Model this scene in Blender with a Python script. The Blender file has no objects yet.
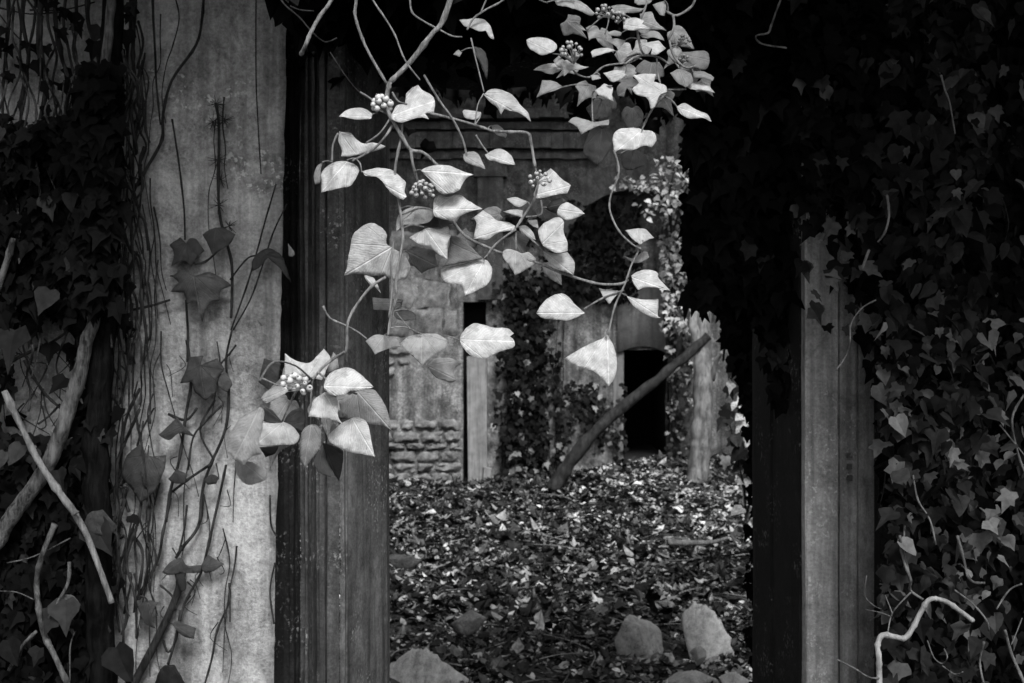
import bpy, math, random
from mathutils import Vector, geometry, noise
random.seed(11)
R = random.random
U = random.uniform
sc = bpy.context.scene
C = sc.collection
F = 40 / 36 * 1024
CZ = 1.72

def at(px, py, Y):
    """world point seen at pixel (px, py) of the photograph at the real distance Y"""
    return Vector(((px - 512) * Y / F, Y, CZ - (py - 341.5) * Y / F))

# ------------------------------------------------------------------ object helpers
def empty(name, loc, label, cat, group=None):
    o = bpy.data.objects.new(name, None)
    C.objects.link(o)
    o.location = loc
    o.empty_display_size = .05
    o['label'] = label
    o['category'] = cat
    if group:
        o['group'] = group
    return o

def tag(o, label=None, cat=None, group=None, kind=None):
    if label: o['label'] = label
    if cat: o['category'] = cat
    if group: o['group'] = group
    if kind: o['kind'] = kind
    return o

class MB:
    """collects shapes (world coordinates) and links them as one mesh object"""
    def __init__(s):
        s.v, s.f, s.t, s.uv = [], [], [], {}
    def add(s, vs, fs, tone=.5):
        n = len(s.v)
        s.v += [tuple(v) for v in vs]
        s.t += [tone] * len(vs)
        s.f += [tuple(i + n for i in f) for f in fs]
    def box(s, x0, x1, y0, y1, z0, z1, tone=.5, jit=0.0):
        vs = [(x, y, z) for x in (x0, x1) for y in (y0, y1) for z in (z0, z1)]
        if jit:
            vs = [(x + U(-jit, jit), y + U(-jit, jit), z + U(-jit, jit)) for x, y, z in vs]
        s.add(vs, [(0, 1, 3, 2), (4, 6, 7, 5), (0, 4, 5, 1), (2, 3, 7, 6), (0, 2, 6, 4), (1, 5, 7, 3)], tone)
    def tube(s, pts, r0, r1=None, n=7, sub=4, knob=.12, tone=.5, bend=0.0, cap=True):
        pts = [Vector(p) for p in pts]
        r1 = r0 if r1 is None else r1
        P = []
        for i in range(len(pts) - 1):
            a = pts[max(i - 1, 0)]; b = pts[i]; c = pts[i + 1]; d = pts[min(i + 2, len(pts) - 1)]
            for k in range(sub):
                t = k / sub
                P.append(.5 * ((2 * b) + (c - a) * t + (2 * a - 5 * b + 4 * c - d) * t * t + (3 * b - a - 3 * c + d) * t ** 3))
        P.append(pts[-1])
        N = len(P)
        vs, fs = [], []
        side = None
        ph = U(0, 50)
        for i, p in enumerate(P):
            tg = (P[min(i + 1, N - 1)] - P[max(i - 1, 0)])
            if tg.length < 1e-9: tg = Vector((0, 0, 1))
            tg.normalize()
            if side is None:
                side = tg.orthogonal().normalized()
            side = (side - tg * side.dot(tg))
            side = side.normalized() if side.length > 1e-6 else tg.orthogonal().normalized()
            up = tg.cross(side)
            r = r0 + (r1 - r0) * i / (N - 1)
            r *= 1 + knob * (noise.noise(Vector((i * .45, ph, 0))))
            if r0 < .007 and sub >= 4 and (i + int(ph)) % 7 == 0: r *= 1.28
            off = Vector((noise.noise(Vector((i * .3, ph, 3))), noise.noise(Vector((i * .3, ph, 7))), noise.noise(Vector((i * .3, ph, 11))))) * bend
            for k in range(n):
                a = 2 * math.pi * k / n
                rr = r * (1 + knob * .8 * noise.noise(Vector((i * .5, k * 1.9, ph))))
                vs.append(p + off + (side * math.cos(a) + up * math.sin(a)) * rr)
        for i in range(N - 1):
            for k in range(n):
                a = i * n + k; b = i * n + (k + 1) % n
                fs.append((a, b, b + n, a + n))
        if cap:
            fs.append(tuple(range(n - 1, -1, -1)))
            fs.append(tuple((N - 1) * n + k for k in range(n)))
        s.add(vs, fs, tone)
    def ball(s, c, r, tone=.5, nu=9, nv=6, squash=1.0):
        c = Vector(c)
        vs = [c + Vector((0, 0, r * squash))]
        for j in range(1, nv):
            th = math.pi * j / nv
            for i in range(nu):
                a = 2 * math.pi * i / nu
                vs.append(c + Vector((r * math.sin(th) * math.cos(a), r * math.sin(th) * math.sin(a), r * squash * math.cos(th))))
        vs.append(c - Vector((0, 0, r * squash)))
        fs = [(0, 1 + i, 1 + (i + 1) % nu) for i in range(nu)]
        for j in range(nv - 2):
            for i in range(nu):
                a = 1 + j * nu + i; b = 1 + j * nu + (i + 1) % nu
                fs.append((a, a + nu, b + nu, b))
        e = len(vs) - 1; q = 1 + (nv - 2) * nu
        fs += [(e, q + (i + 1) % nu, q + i) for i in range(nu)]
        s.add(vs, fs, tone)
    def build(s, name, mat, parent=None, smooth=False, org=None):
        me = bpy.data.meshes.new(name)
        o0 = Vector(org) if org is not None else (parent.matrix_basis.translation.copy() if parent else Vector((0, 0, 0)))
        me.from_pydata([(v[0] - o0.x, v[1] - o0.y, v[2] - o0.z) for v in s.v], [], s.f)
        at_ = me.attributes.new('tone', 'FLOAT', 'POINT')
        at_.data.foreach_set('value', s.t)
        if smooth:
            me.polygons.foreach_set('use_smooth', [True] * len(me.polygons))
        me.materials.append(mat)
        me.update()
        o = bpy.data.objects.new(name, me)
        C.objects.link(o)
        if parent:
            o.parent = parent
            if org is not None:
                o.location = o0 - parent.matrix_basis.translation
        else:
            o.location = o0
        return o

# ------------------------------------------------------------------ materials
def newmat(name):
    m = bpy.data.materials.new(name)
    m.use_nodes = True
    nt = m.node_tree
    b = nt.nodes['Principled BSDF']
    return m, nt, b

def nd(nt, typ, **kw):
    n = nt.nodes.new(typ)
    for k, v in kw.items():
        if k.startswith('i_'):
            key = k[2:]
            key = int(key) if key.isdigit() else key
            n.inputs[key].default_value = v
        else:
            setattr(n, k, v)
    return n

def lk(nt, a, b):
    nt.links.new(a, b)

def noi(nt, vec, scale, detail=6, rough=.6, dist=0.0):
    n = nd(nt, 'ShaderNodeTexNoise')
    n.inputs['Scale'].default_value = scale
    n.inputs['Detail'].default_value = detail
    n.inputs['Roughness'].default_value = rough
    n.inputs['Distortion'].default_value = dist
    lk(nt, vec, n.inputs['Vector'])
    return n.outputs['Fac']

def ramp(nt, fac, stops, interp='LINEAR'):
    n = nd(nt, 'ShaderNodeValToRGB')
    n.color_ramp.interpolation = interp
    els = n.color_ramp.elements
    while len(els) < len(stops): els.new(.5)
    for e, (p, v) in zip(els, stops):
        e.position = p
        e.color = (v, v, v, 1)
    lk(nt, fac, n.inputs[0])
    return n.outputs[0]

def mth(nt, op, a, b=None, c=None):
    n = nd(nt, 'ShaderNodeMath', operation=op)
    for i, x in enumerate((a, b, c)):
        if x is None: continue
        if isinstance(x, (int, float)): n.inputs[i].default_value = x
        else: lk(nt, x, n.inputs[i])
    return n.outputs[0]

def mapped(nt, sx=1, sy=1, sz=1):
    tc = nd(nt, 'ShaderNodeTexCoord')
    mp = nd(nt, 'ShaderNodeMapping')
    mp.inputs['Scale'].default_value = (sx, sy, sz)
    lk(nt, tc.outputs['Object'], mp.inputs[0])
    return mp.outputs[0]

def bump(nt, b, h, strength=.5, dist=.01):
    n = nd(nt, 'ShaderNodeBump')
    n.inputs['Strength'].default_value = strength
    n.inputs['Distance'].default_value = dist
    lk(nt, h, n.inputs['Height'])
    lk(nt, n.outputs[0], b.inputs['Normal'])

def plaster(name, lo, mid, hi, stain=.5, sc_=1.0, streak=True, rough=.9, lich=.6, dark=.04, bstr=.6):
    """weathered render: mottled, vertical damp streaks, pale lichen specks, dark blotches"""
    m, nt, b = newmat(name)
    v = mapped(nt)
    big = noi(nt, v, 2.3 * sc_, 8, .65, .6)
    fine = noi(nt, v, 90 * sc_, 8, .8)
    med = noi(nt, v, 11 * sc_, 8, .7, .3)
    base = ramp(nt, mth(nt, 'ADD', mth(nt, 'MULTIPLY', big, .3), mth(nt, 'ADD', mth(nt, 'MULTIPLY', med, .32), mth(nt, 'MULTIPLY', fine, .38))),
                [(.40, lo), (.5, mid), (.60, hi)])
    col = base
    if streak:
        vs = mapped(nt, 14 * sc_, 14 * sc_, .8 * sc_)
        st = noi(nt, vs, 1.0, 6, .65, .3)
        k = ramp(nt, st, [(.42, 0), (.68, stain)])
        mx = nd(nt, 'ShaderNodeMix', data_type='RGBA')
        lk(nt, k, mx.inputs[0]); lk(nt, col, mx.inputs[6]); mx.inputs[7].default_value = (dark, dark, dark, 1)
        col = mx.outputs[2]
    # dark blotches
    bl = ramp(nt, noi(nt, v, 5.1 * sc_, 9, .75, .8), [(.56, 0), (.7, stain)])
    mx = nd(nt, 'ShaderNodeMix', data_type='RGBA')
    lk(nt, bl, mx.inputs[0]); lk(nt, col, mx.inputs[6]); mx.inputs[7].default_value = (dark, dark, dark, 1)
    col = mx.outputs[2]
    # lichen specks gathered into patches
    patch = ramp(nt, noi(nt, v, 4.3 * sc_, 4, .6), [(.5, 0), (.62, 1)])
    spk = ramp(nt, noi(nt, v, 70 * sc_, 3, .55), [(.57, 0), (.66, 1)])
    lf = mth(nt, 'MULTIPLY', mth(nt, 'MULTIPLY', patch, spk), lich)
    mx = nd(nt, 'ShaderNodeMix', data_type='RGBA')
    lk(nt, lf, mx.inputs[0]); lk(nt, col, mx.inputs[6]); mx.inputs[7].default_value = (.6, .6, .6, 1)
    col = mx.outputs[2]
    lk(nt, col, b.inputs['Base Color'])
    b.inputs['Roughness'].default_value = rough
    b.inputs['Specular IOR Level'].default_value = .2
    h = mth(nt, 'ADD', mth(nt, 'MULTIPLY', med, .7), mth(nt, 'MULTIPLY', fine, .5))
    bump(nt, b, h, bstr, .012 / sc_)
    return m

def bark(name, lo, hi, scale=30, rough=.85, spec=.2, stretch=.15):
    m, nt, b = newmat(name)
    v = mapped(nt)
    vs = mapped(nt, 1, 1, stretch)
    n1 = noi(nt, vs, scale * 2.2, 7, .7, .4)
    n2 = noi(nt, v, scale * .6, 5, .6)
    c = ramp(nt, mth(nt, 'ADD', mth(nt, 'MULTIPLY', n1, .6), mth(nt, 'MULTIPLY', n2, .4)), [(.41, lo), (.6, hi)])
    lk(nt, c, b.inputs['Base Color'])
    b.inputs['Roughness'].default_value = rough
    b.inputs['Specular IOR Level'].default_value = spec
    bump(nt, b, n1, 1.0, .008)
    return m

def tonemat(name, rough=.6, spec=.3, transl=.0, mot=.35, scale=60):
    """leaf material whose own colour is stored leaf by leaf"""
    m, nt, b = newmat(name)
    a = nd(nt, 'ShaderNodeAttribute', attribute_name='tone')
    v = mapped(nt)
    n = noi(nt, v, scale, 4, .6)
    k = ramp(nt, n, [(.38, 1 - mot), (.62, 1 + 0)])
    t = mth(nt, 'MULTIPLY', a.outputs['Fac'], k)
    lk(nt, t, b.inputs['Base Color'])
    b.inputs['Roughness'].default_value = rough
    b.inputs['Specular IOR Level'].default_value = spec
    return m

def spray_leaf_mat(name):
    """ivy leaf: leaf tone from Object Info, shade of dark halves included, paler veins spreading from the stalk"""
    m, nt, b = newmat(name)
    oi = nd(nt, 'ShaderNodeObjectInfo')
    uv = nd(nt, 'ShaderNodeUVMap', uv_map='leaf')
    sp = nd(nt, 'ShaderNodeSeparateXYZ')
    lk(nt, uv.outputs[0], sp.inputs[0])
    u, v = sp.outputs[0], sp.outputs[1]
    av = mth(nt, 'ABSOLUTE', v)
    un = mth(nt, 'ADD', u, .02)
    # palmate main veins : |angle - k| * distance
    ang = mth(nt, 'ARCTAN2', av, un)
    dist = mth(nt, 'SQRT', mth(nt, 'ADD', mth(nt, 'MULTIPLY', un, un), mth(nt, 'MULTIPLY', av, av)))
    lines = None
    for a0, w in ((0, .02), (.62, .014), (1.22, .012)):
        d = mth(nt, 'MULTIPLY', mth(nt, 'ABSOLUTE', mth(nt, 'SUBTRACT', ang, a0)), dist)
        l = mth(nt, 'SUBTRACT', 1.0, mth(nt, 'DIVIDE', d, w))
        l = mth(nt, 'MAXIMUM', l, 0.0)
        lines = l if lines is None else mth(nt, 'MAXIMUM', lines, l)
    # side veins and the fine net
    tc = nd(nt, 'ShaderNodeVectorMath', operation='MULTIPLY')
    tc.inputs[1].default_value = (1, 1, 0)
    lk(nt, uv.outputs[0], tc.inputs[0])
    nz = noi(nt, tc.outputs[0], 6, 2, .5)
    ph = mth(nt, 'ADD', mth(nt, 'MULTIPLY', mth(nt, 'SUBTRACT', u, mth(nt, 'MULTIPLY', av, 1.1)), 46), mth(nt, 'MULTIPLY', nz, 7))
    sv = mth(nt, 'POWER', mth(nt, 'ABSOLUTE', mth(nt, 'SINE', ph)), 14)
    sv = mth(nt, 'MULTIPLY', sv, .35)
    vo = nd(nt, 'ShaderNodeTexVoronoi', feature='DISTANCE_TO_EDGE')
    vo.inputs['Scale'].default_value = 22
    lk(nt, tc.outputs[0], vo.inputs['Vector'])
    net = ramp(nt, vo.outputs['Distance'], [(0, .22), (.07, 0)])
    vein = mth(nt, 'MAXIMUM', mth(nt, 'MAXIMUM', lines, sv), net)
    w = mapped(nt)
    mot = noi(nt, w, 55, 6, .65, .3)
    spots = ramp(nt, noi(nt, w, 160, 3, .5), [(.28, .72), (.36, 1)])
    k = mth(nt, 'MULTIPLY', ramp(nt, mot, [(.38, .66), (.62, 1.08)]), spots)
    k = mth(nt, 'MULTIPLY', k, mth(nt, 'ADD', .86, mth(nt, 'MULTIPLY', vein, .65)))
    mulc = nd(nt, 'ShaderNodeMix', data_type='RGBA', blend_type='MULTIPLY')
    mulc.inputs[0].default_value = 1
    lk(nt, oi.outputs['Color'], mulc.inputs[6]); lk(nt, k, mulc.inputs[7])
    lk(nt, mulc.outputs[2], b.inputs['Base Color'])
    # (veins keep their pale colour on dark leaves too)
    b.inputs['Roughness'].default_value = .5
    b.inputs['Specular IOR Level'].default_value = .35
    bump(nt, b, mth(nt, 'ADD', mth(nt, 'MULTIPLY', vein, -.6), mth(nt, 'MULTIPLY', mot, .8)), .8, .0025)
    tr = nd(nt, 'ShaderNodeBsdfTranslucent')
    lk(nt, mulc.outputs[2], tr.inputs['Color'])
    mxs = nd(nt, 'ShaderNodeMixShader')
    mxs.inputs[0].default_value = .14
    out = nt.nodes['Material Output']
    lk(nt, b.outputs[0], mxs.inputs[1]); lk(nt, tr.outputs[0], mxs.inputs[2])
    lk(nt, mxs.outputs[0], out.inputs['Surface'])
    return m

M = {}
M['render'] = plaster('weathered_render', .12, .36, .62, .75, 1.15, True, .95, .9, .05, 1.0)
M['stone'] = plaster('gate_stone', .12, .27, .44, .75, 1.6, True, .92, .5, .06)
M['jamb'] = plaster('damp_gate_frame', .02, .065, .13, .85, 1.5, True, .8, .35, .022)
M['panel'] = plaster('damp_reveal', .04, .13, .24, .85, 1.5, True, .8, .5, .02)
M['darkjamb'] = plaster('damp_shade_stone', .003, .007, .016, .6, 1.5, True, .9, .2, .006)  # damp stone, with the doorway's shade put into its near-black colour
M['old'] = plaster('old_house_plaster', .03, .18, .5, .95, .55, True, .95, .35, .025, 1.0)
M['patch'] = plaster('pale_plaster', .13, .22, .3, .5, .8, True, .95, .3, .05, .6)
M['oldstone'] = plaster('house_stone', .04, .17, .38, .8, 1.2, False, .95, .3, .03, 1.0)
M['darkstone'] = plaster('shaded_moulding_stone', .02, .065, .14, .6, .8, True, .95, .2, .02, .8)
M['post'] = bark('grey_timber', .14, .27, 16, .9, .15, .05)
M['shadewall'] = plaster('shade_dark_plaster', .012, .06, .18, .8, .7, True, .95, .2, .012, 1.0)  # darker copy of the plaster: shade of the upper ruin put in
M['void'] = plaster('unlit_dark_wall', .004, .006, .01, .4, 1, False, 1, 0, .003)  # near-black colour stands in for the unlit room and slot
M['rock'] = plaster('rock', .16, .46, .72, .85, 2.2, False, .9, .3, .06, 1.0)
M['soil'] = plaster('soil', .012, .025, .05, .4, 3, False, 1, .1, .01, 1.0)
M['stem'] = bark('ivy_twig', .1, .32, 90, .7, .3)
M['vine'] = bark('grey_vine', .006, .06, 50, .85, .1)
M['twig'] = bark('grey_twig', .04, .17, 40, .8, .1)
M['deepjamb'] = plaster('recess_shade_moulding', .003, .012, .035, .8, 1.5, True, .9, .3, .004)  # near-black tone holds the shade of the recess beside the wall edge
M['shadowstem'] = bark('shadow_dark_vine', .001, .008, 40, .9, .05)  # near-black bark holds the shadow on and beside the thick trunk
M['darkstem'] = bark('dark_vine', .006, .04, 50, .8, .15)
M['wood'] = bark('thick_vine_bark', .012, .12, 45, .85, .2)
M['stick'] = bark('bare_stick', .08, .22, 40, .8, .2)
M['palestem'] = bark('pale_woody_stem', .16, .34, 30, .7, .3)
M['log'] = bark('log_bark', .006, .04, 16, .8, .3)
M['trunk'] = bark('smooth_trunk', .07, .27, 8, .8, .2, .3)
M['sleaf'] = spray_leaf_mat('ivy_spray_leaf')
M['foliage'] = tonemat('ivy_foliage', .7, .04)
M['wleaf'] = tonemat('wall_leaf', .6, .1, mot=.5, scale=90)
M['litter'] = tonemat('leaf_litter', .36, .22, mot=.5, scale=40)
M['berry'] = tonemat('ivy_berry', .4, .4, mot=.15, scale=300)

# ------------------------------------------------------------------ leaf shapes for foliage
IVY5 = [(0, 0), (.28, -.1), (.48, .12), (.36, .3), (.46, .62), (.2, .62), (0, 1.05), (-.2, .62), (-.46, .62), (-.36, .3), (-.48, .12), (-.28, -.1)]
IVY3 = [(0, 0), (.26, -.08), (.46, .16), (.5, .36), (.2, .58), (0, 1.1), (-.2, .58), (-.5, .36), (-.46, .16), (-.26, -.08)]
HEART = [(0, 0), (.2, -.08), (.4, .06), (.46, .3), (.34, .6), (.14, .86), (0, 1.05), (-.14, .86), (-.34, .6), (-.46, .3), (-.4, .06), (-.2, -.08)]
OVAL = [(0, 0), (.2, .15), (.27, .4), (.2, .7), (0, 1.0), (-.2, .7), (-.27, .4), (-.2, .15)]

def card(mb, p, size, nrm, down, shape, tone, fold=.25, curl=.15):
    n = Vector(nrm).normalized()
    d = Vector(down)
    d = d - n * d.dot(n)
    if d.length < 1e-4: d = n.orthogonal()
    d.normalize()
    s = d.cross(n)
    p = Vector(p)
    vs = [p + d * (.4 * size) + n * (-curl * .16 * size)]
    for (a, b) in shape:
        a *= U(.85, 1.12); b *= U(.93, 1.07)
        vs.append(p + s * (a * size) + d * (b * size) + n * (size * (fold * abs(a) - curl * b * b)))
    k = len(shape)
    mb.add(vs, [(0, 1 + i, 1 + (i + 1) % k) for i in range(k)], tone)

def scatter(mb, rect, n, Y, size, tone, shapes=(IVY5, IVY3), up=.35, spread=.6, clump=0.0, dens=None):
    x0, y0, x1, y1 = rect
    cl = [(U(x0, x1), U(y0, y1)) for _ in range(max(3, n // 14))]
    i = 0; tries = 0
    while i < n and tries < n * 20:
        tries += 1
        if R() < clump:
            cx, cy = random.choice(cl)
            px, py = random.gauss(cx, 16), random.gauss(cy, 20)
            if not (x0 <= px <= x1 and y0 <= py <= y1): continue
        else:
            px, py = U(x0, x1), U(y0, y1)
        if dens and R() > dens(px, py): continue
        y = U(*Y)
        p = at(px, py, y)
        nrm = (U(-spread, spread), -1 + U(-.2, .5), up + U(-spread, spread))
        card(mb, p, U(*size), nrm, (U(-.6, .6), 0, -1), random.choice(shapes), tone() if callable(tone) else tone, U(-.1, .4), U(-.1, .4))
        i += 1

# ================================================================== SETTING
def gz(x, y):
    """height of the ground"""
    z = .0
    if y > 4:
        t = min(max((y - 8) / 6, 0), 1)
        z += t * t * .30 * min(max((x + .6) / 2.6, 0), 1)
        z += .05 * noise.noise(Vector((x * .9, y * .6, 2)))
        z += .025 * noise.noise(Vector((x * 2.7, y * 2.1, 5)))
    return z

def make_ground():
    mb = MB()
    xs = [-90, -40, -15, -6] + [-4 + .2 * i for i in range(51)] + [8, 15, 40, 90]
    ys = [-60, -20, -6, 0, 2, 3, 4] + [4.5 + .2 * i for i in range(54)] + [18, 24, 45, 110]
    vs = [(x, y, gz(x, y)) for y in ys for x in xs]
    n = len(xs)
    fs = [(j * n + i, j * n + i + 1, (j + 1) * n + i + 1, (j + 1) * n + i) for j in range(len(ys) - 1) for i in range(n - 1)]
    mb.add(vs, fs)
    o = mb.build('ground', M['soil'], smooth=True)
    tag(o, kind='structure')
make_ground()

def make_litter():
    mb = MB()
    n = 0
    while n < 56000:
        y = 4.3 + 9.6 * R() ** .85
        x = U(-.17 * y - .15, .255 * y + .25)
        if x > 2.7: continue
        if noise.noise(Vector((x * 1.7, y * 1.1, 31))) < -.22 and R() < .75: continue
        sz = U(.02, .072) if R() < .93 else U(.08, .13)
        if y < 6.8: sz *= .75
        lift = abs(random.gauss(0, .014))
        q = R()
        pale = .5 + .5 * noise.noise(Vector((x * 1.1, y * .8, 9)))
        rgt = min(max((y - 9) / 4, 0), 1) * min(max((x - .6) / 1.4, 0), 1)
        if q < .52 - .4 * rgt: tone = U(.002, .02)
        elif q < .82 - .45 * rgt: tone = U(.03, .14)
        elif q < .95 - .35 * rgt: tone = U(.2, .45)
        else: tone = U(.5, .75)
        tone *= .35 + 1.25 * pale * (.6 + .8 * (.5 + noise.noise(Vector((x * 3.3, y * 2.2, 4)))))
        nrm = (random.gauss(0, .26), random.gauss(-.04, .26), 1)
        a = U(0, 6.28)
        card(mb, (x, y, gz(x, y) + .008 + lift), sz, nrm, (math.cos(a), math.sin(a), 0),
             random.choice((OVAL, OVAL, OVAL, HEART, IVY3)), tone, U(-.2, .8), U(-.7, .7))
        n += 1
    # narrow twigs lying among the leaves
    for _ in range(330):
        y = U(4.6, 13.4); x = U(-.17 * y, .25 * y)
        if x > 2.6: continue
        a = U(0, 3.14); l = U(.1, .45)
        z = gz(x, y) + .03
        d = Vector((math.cos(a), math.sin(a), U(-.08, .12))) * l
        mid = Vector((x, y, z)) + d * .5 + Vector((U(-.03, .03), U(-.03, .03), .01))
        mb.tube([(x, y, z), mid, Vector((x, y, z)) + d], U(.003, .007), .002, 5, 3, tone=random.choice((.03, .1, .3)))
    o = mb.build('leaf_litter', M['litter'], org=(0, 8, 0))
    tag(o, 'carpet of fallen leaves and twigs over the courtyard ground', 'leaf litter', kind='stuff')
make_litter()

# ------------------------------------------------------------------ gateway
def grid_slab(mb, x0, x1, y0, z0, z1, nx, nz, amp, edge=None):
    """uneven front sheet of a wall; edge(z) bends its x1 border"""
    vs = []
    for j in range(nz + 1):
        z = z0 + (z1 - z0) * j / nz
        for i in range(nx + 1):
            xe = edge(z) if edge else x1
            x = x0 + (xe - x0) * i / nx
            y = y0 + amp * noise.noise(Vector((x * 3, z * 3, 1))) + amp * .5 * noise.noise(Vector((x * 11, z * 11, 4)))
            vs.append((x, y, z))
    fs = [(j * (nx + 1) + i, j * (nx + 1) + i + 1, (j + 1) * (nx + 1) + i + 1, (j + 1) * (nx + 1) + i) for j in range(nz) for i in range(nx)]
    n = len(vs)
    vs2 = [(x - .012, y + .05, z) for (x, y, z) in vs[nx::nx + 1]]           # worn arris turning into the recess
    mb.add(vs + vs2, fs + [(nx + j * (nx + 1), n + j, n + j + 1, nx + (j + 1) * (nx + 1)) for j in range(nz)])

GY = 2.6
def ledge(z):      # the slightly leaning, chipped arris of the left wall
    t = (z - .94) / (2.5 - .94)
    return -.546 + .034 * t + .004 * noise.noise(Vector((0, 0, z * 9))) + .002 * noise.noise(Vector((0, 3, z * 40)))

lw = empty('rendered_wall', (-2, 2.85, 0), 'pale lichen-specked rendered wall face left of the doorway, crossed by thin vines', 'wall')
mb = MB(); grid_slab(mb, -3.4, -.53, GY, -.05, 2.88, 120, 140, .010, ledge)
mb.build('render_face', M['render'], lw, True)
mb = MB(); mb.box(-3.4, -.60, 2.63, 3.08, -.05, 2.87)
mb.build('wall_core', M['darkjamb'], lw)

def profile(mb, prof, z0, z1, nz=40, wob=.003):
    vs = []
    for j in range(nz + 1):
        z = z0 + (z1 - z0) * j / nz
        for k, (x, y) in enumerate(prof):
            w = wob * noise.noise(Vector((k * 1.3, z * 2.2, 0)))
            w2 = wob * .6 * noise.noise(Vector((k * 5.3, z * 17, 3)))
            vs.append((x + w + w2, y + w, z))
    n = len(prof)
    fs = [(j * n + i, j * n + i + 1, (j + 1) * n + i + 1, (j + 1) * n + i) for j in range(nz) for i in range(n - 1)]
    mb.add(vs, fs)

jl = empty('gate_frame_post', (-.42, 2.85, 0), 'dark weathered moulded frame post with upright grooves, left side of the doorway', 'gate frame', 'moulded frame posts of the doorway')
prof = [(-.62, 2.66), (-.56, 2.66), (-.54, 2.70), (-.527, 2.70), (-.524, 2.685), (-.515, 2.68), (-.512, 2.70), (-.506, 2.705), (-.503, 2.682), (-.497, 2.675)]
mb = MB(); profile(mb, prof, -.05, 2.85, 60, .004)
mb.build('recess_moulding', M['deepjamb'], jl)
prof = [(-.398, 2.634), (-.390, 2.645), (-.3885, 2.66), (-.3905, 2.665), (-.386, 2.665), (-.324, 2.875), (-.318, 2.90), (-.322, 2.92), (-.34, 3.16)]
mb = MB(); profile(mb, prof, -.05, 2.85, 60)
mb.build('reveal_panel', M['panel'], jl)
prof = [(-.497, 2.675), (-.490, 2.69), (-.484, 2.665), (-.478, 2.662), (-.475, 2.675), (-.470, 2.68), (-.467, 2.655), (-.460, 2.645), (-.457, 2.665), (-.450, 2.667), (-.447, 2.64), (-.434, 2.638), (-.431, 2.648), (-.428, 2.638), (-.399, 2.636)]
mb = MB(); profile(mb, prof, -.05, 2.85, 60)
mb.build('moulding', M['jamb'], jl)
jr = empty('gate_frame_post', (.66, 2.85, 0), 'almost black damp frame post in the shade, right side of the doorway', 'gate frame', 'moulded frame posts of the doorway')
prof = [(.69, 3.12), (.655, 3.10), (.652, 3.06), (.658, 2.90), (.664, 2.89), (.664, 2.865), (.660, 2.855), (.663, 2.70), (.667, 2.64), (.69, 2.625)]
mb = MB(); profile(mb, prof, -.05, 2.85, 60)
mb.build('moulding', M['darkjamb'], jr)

rp = empty('gate_pillar', (.78, 2.8, 0), 'pale stone gate pillar with two upright grooves and three small square holes', 'pillar')
prof = [(.671, 3.1), (.671, 2.604), (.675, 2.60), (.744, 2.60), (.7455, 2.612), (.7495, 2.614), (.751, 2.604), (.797, 2.632), (.7985, 2.644), (.803, 2.646), (.805, 2.638), (.852, 2.672), (.856, 2.69), (.857, 3.1)]
mb = MB(); profile(mb, prof, -.05, 2.86, 90, .0022)
mb.build('pillar_shaft', M['stone'], rp)
for py in (455, 466.5, 477.5):
    c = at(848.5, py, 2.62)
    mb = MB()
    h = .006
    # square hole: a small dark block, the hole's shade put into its colour
    mb.box(c.x - h, c.x + h, 2.608, 2.628, c.z - h, c.z + h, jit=.0012)
    mb.build('square_hole', M['darkstone'], rp)

rw = empty('ivy_covered_wall', (2.1, 2.85, 0), 'dark stone wall hidden under climbing ivy, right of the pale pillar', 'wall')
mb = MB()
mb.box(.85, 3.6, 2.63, 3.1, -.05, 2.88)
mb.build('wall_core', M['darkjamb'], rw)

lt = empty('gate_lintel', (.05, 2.85, 2.55), 'heavy dark lintel beam across the top of the doorway', 'lintel')
mb = MB()
nx = 40
vs = []; fs = []
for i in range(nx + 1):
    x = -.56 + i * (1.26 / nx)
    w = .012 * noise.noise(Vector((x * 5, 0, 0)))
    for (y, z) in ((2.74, 2.84), (2.74, 2.47 + w), (2.80, 2.42 + w), (3.14, 2.42 + w), (3.14, 2.84)):
        vs.append((x, y, z))
fs = [(i * 5 + k, i * 5 + k + 1, i * 5 + k + 6, i * 5 + k + 5) for i in range(nx) for k in range(4)]
mb.add(vs, fs)
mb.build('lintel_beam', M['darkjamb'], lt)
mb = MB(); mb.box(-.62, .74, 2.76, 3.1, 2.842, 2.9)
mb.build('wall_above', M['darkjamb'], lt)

# ------------------------------------------------------------------ courtyard
HY = 14.0
S = F / HY
def hx(px): return (px - 512) / S
def hz(py): return CZ - (py - 341.5) / S

house = empty('ruined_house', (0, HY + .3, 0), 'roofless old house wall across the courtyard with a low black doorway', 'ruin')
dx0, dx1, dz1 = hx(623), hx(669), hz(350)
rx0, rx1, rz1 = hx(463.5), hx(486), hz(302)
mb = MB()
def wall_piece(x0, x1, z0, z1, y=HY, amp=.03, step=.06):
    nx_ = max(1, int((x1 - x0) / step)); nz_ = max(1, int((z1 - z0) / step))
    vs = []
    for j in range(nz_ + 1):
        for i in range(nx_ + 1):
            x = x0 + (x1 - x0) * i / nx_; z = z0 + (z1 - z0) * j / nz_
            vs.append((x, y + amp * noise.noise(Vector((x * 2, z * 2, 0))) + amp * .7 * noise.noise(Vector((x * 8, z * 8, 0))), z))
    mb.add(vs, [(j * (nx_ + 1) + i, j * (nx_ + 1) + i + 1, (j + 1) * (nx_ + 1) + i + 1, (j + 1) * (nx_ + 1) + i) for j in range(nz_) for i in range(nx_)])
zt = hz(238)
wall_piece(-4.5, rx0, -.3, zt)
wall_piece(rx0, rx1, rz1, zt)
wall_piece(rx1, dx0, -.3, zt)
wall_piece(dx0, dx1, dz1, zt)
wall_piece(dx1, 5.5, -.3, zt)
mb.box(-4.5, -1.3, HY + .06, HY + .6, -.3, 6.6)
mb.box(1.95, 5.5, HY + .06, HY + .6, -.3, 6.6)
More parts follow.
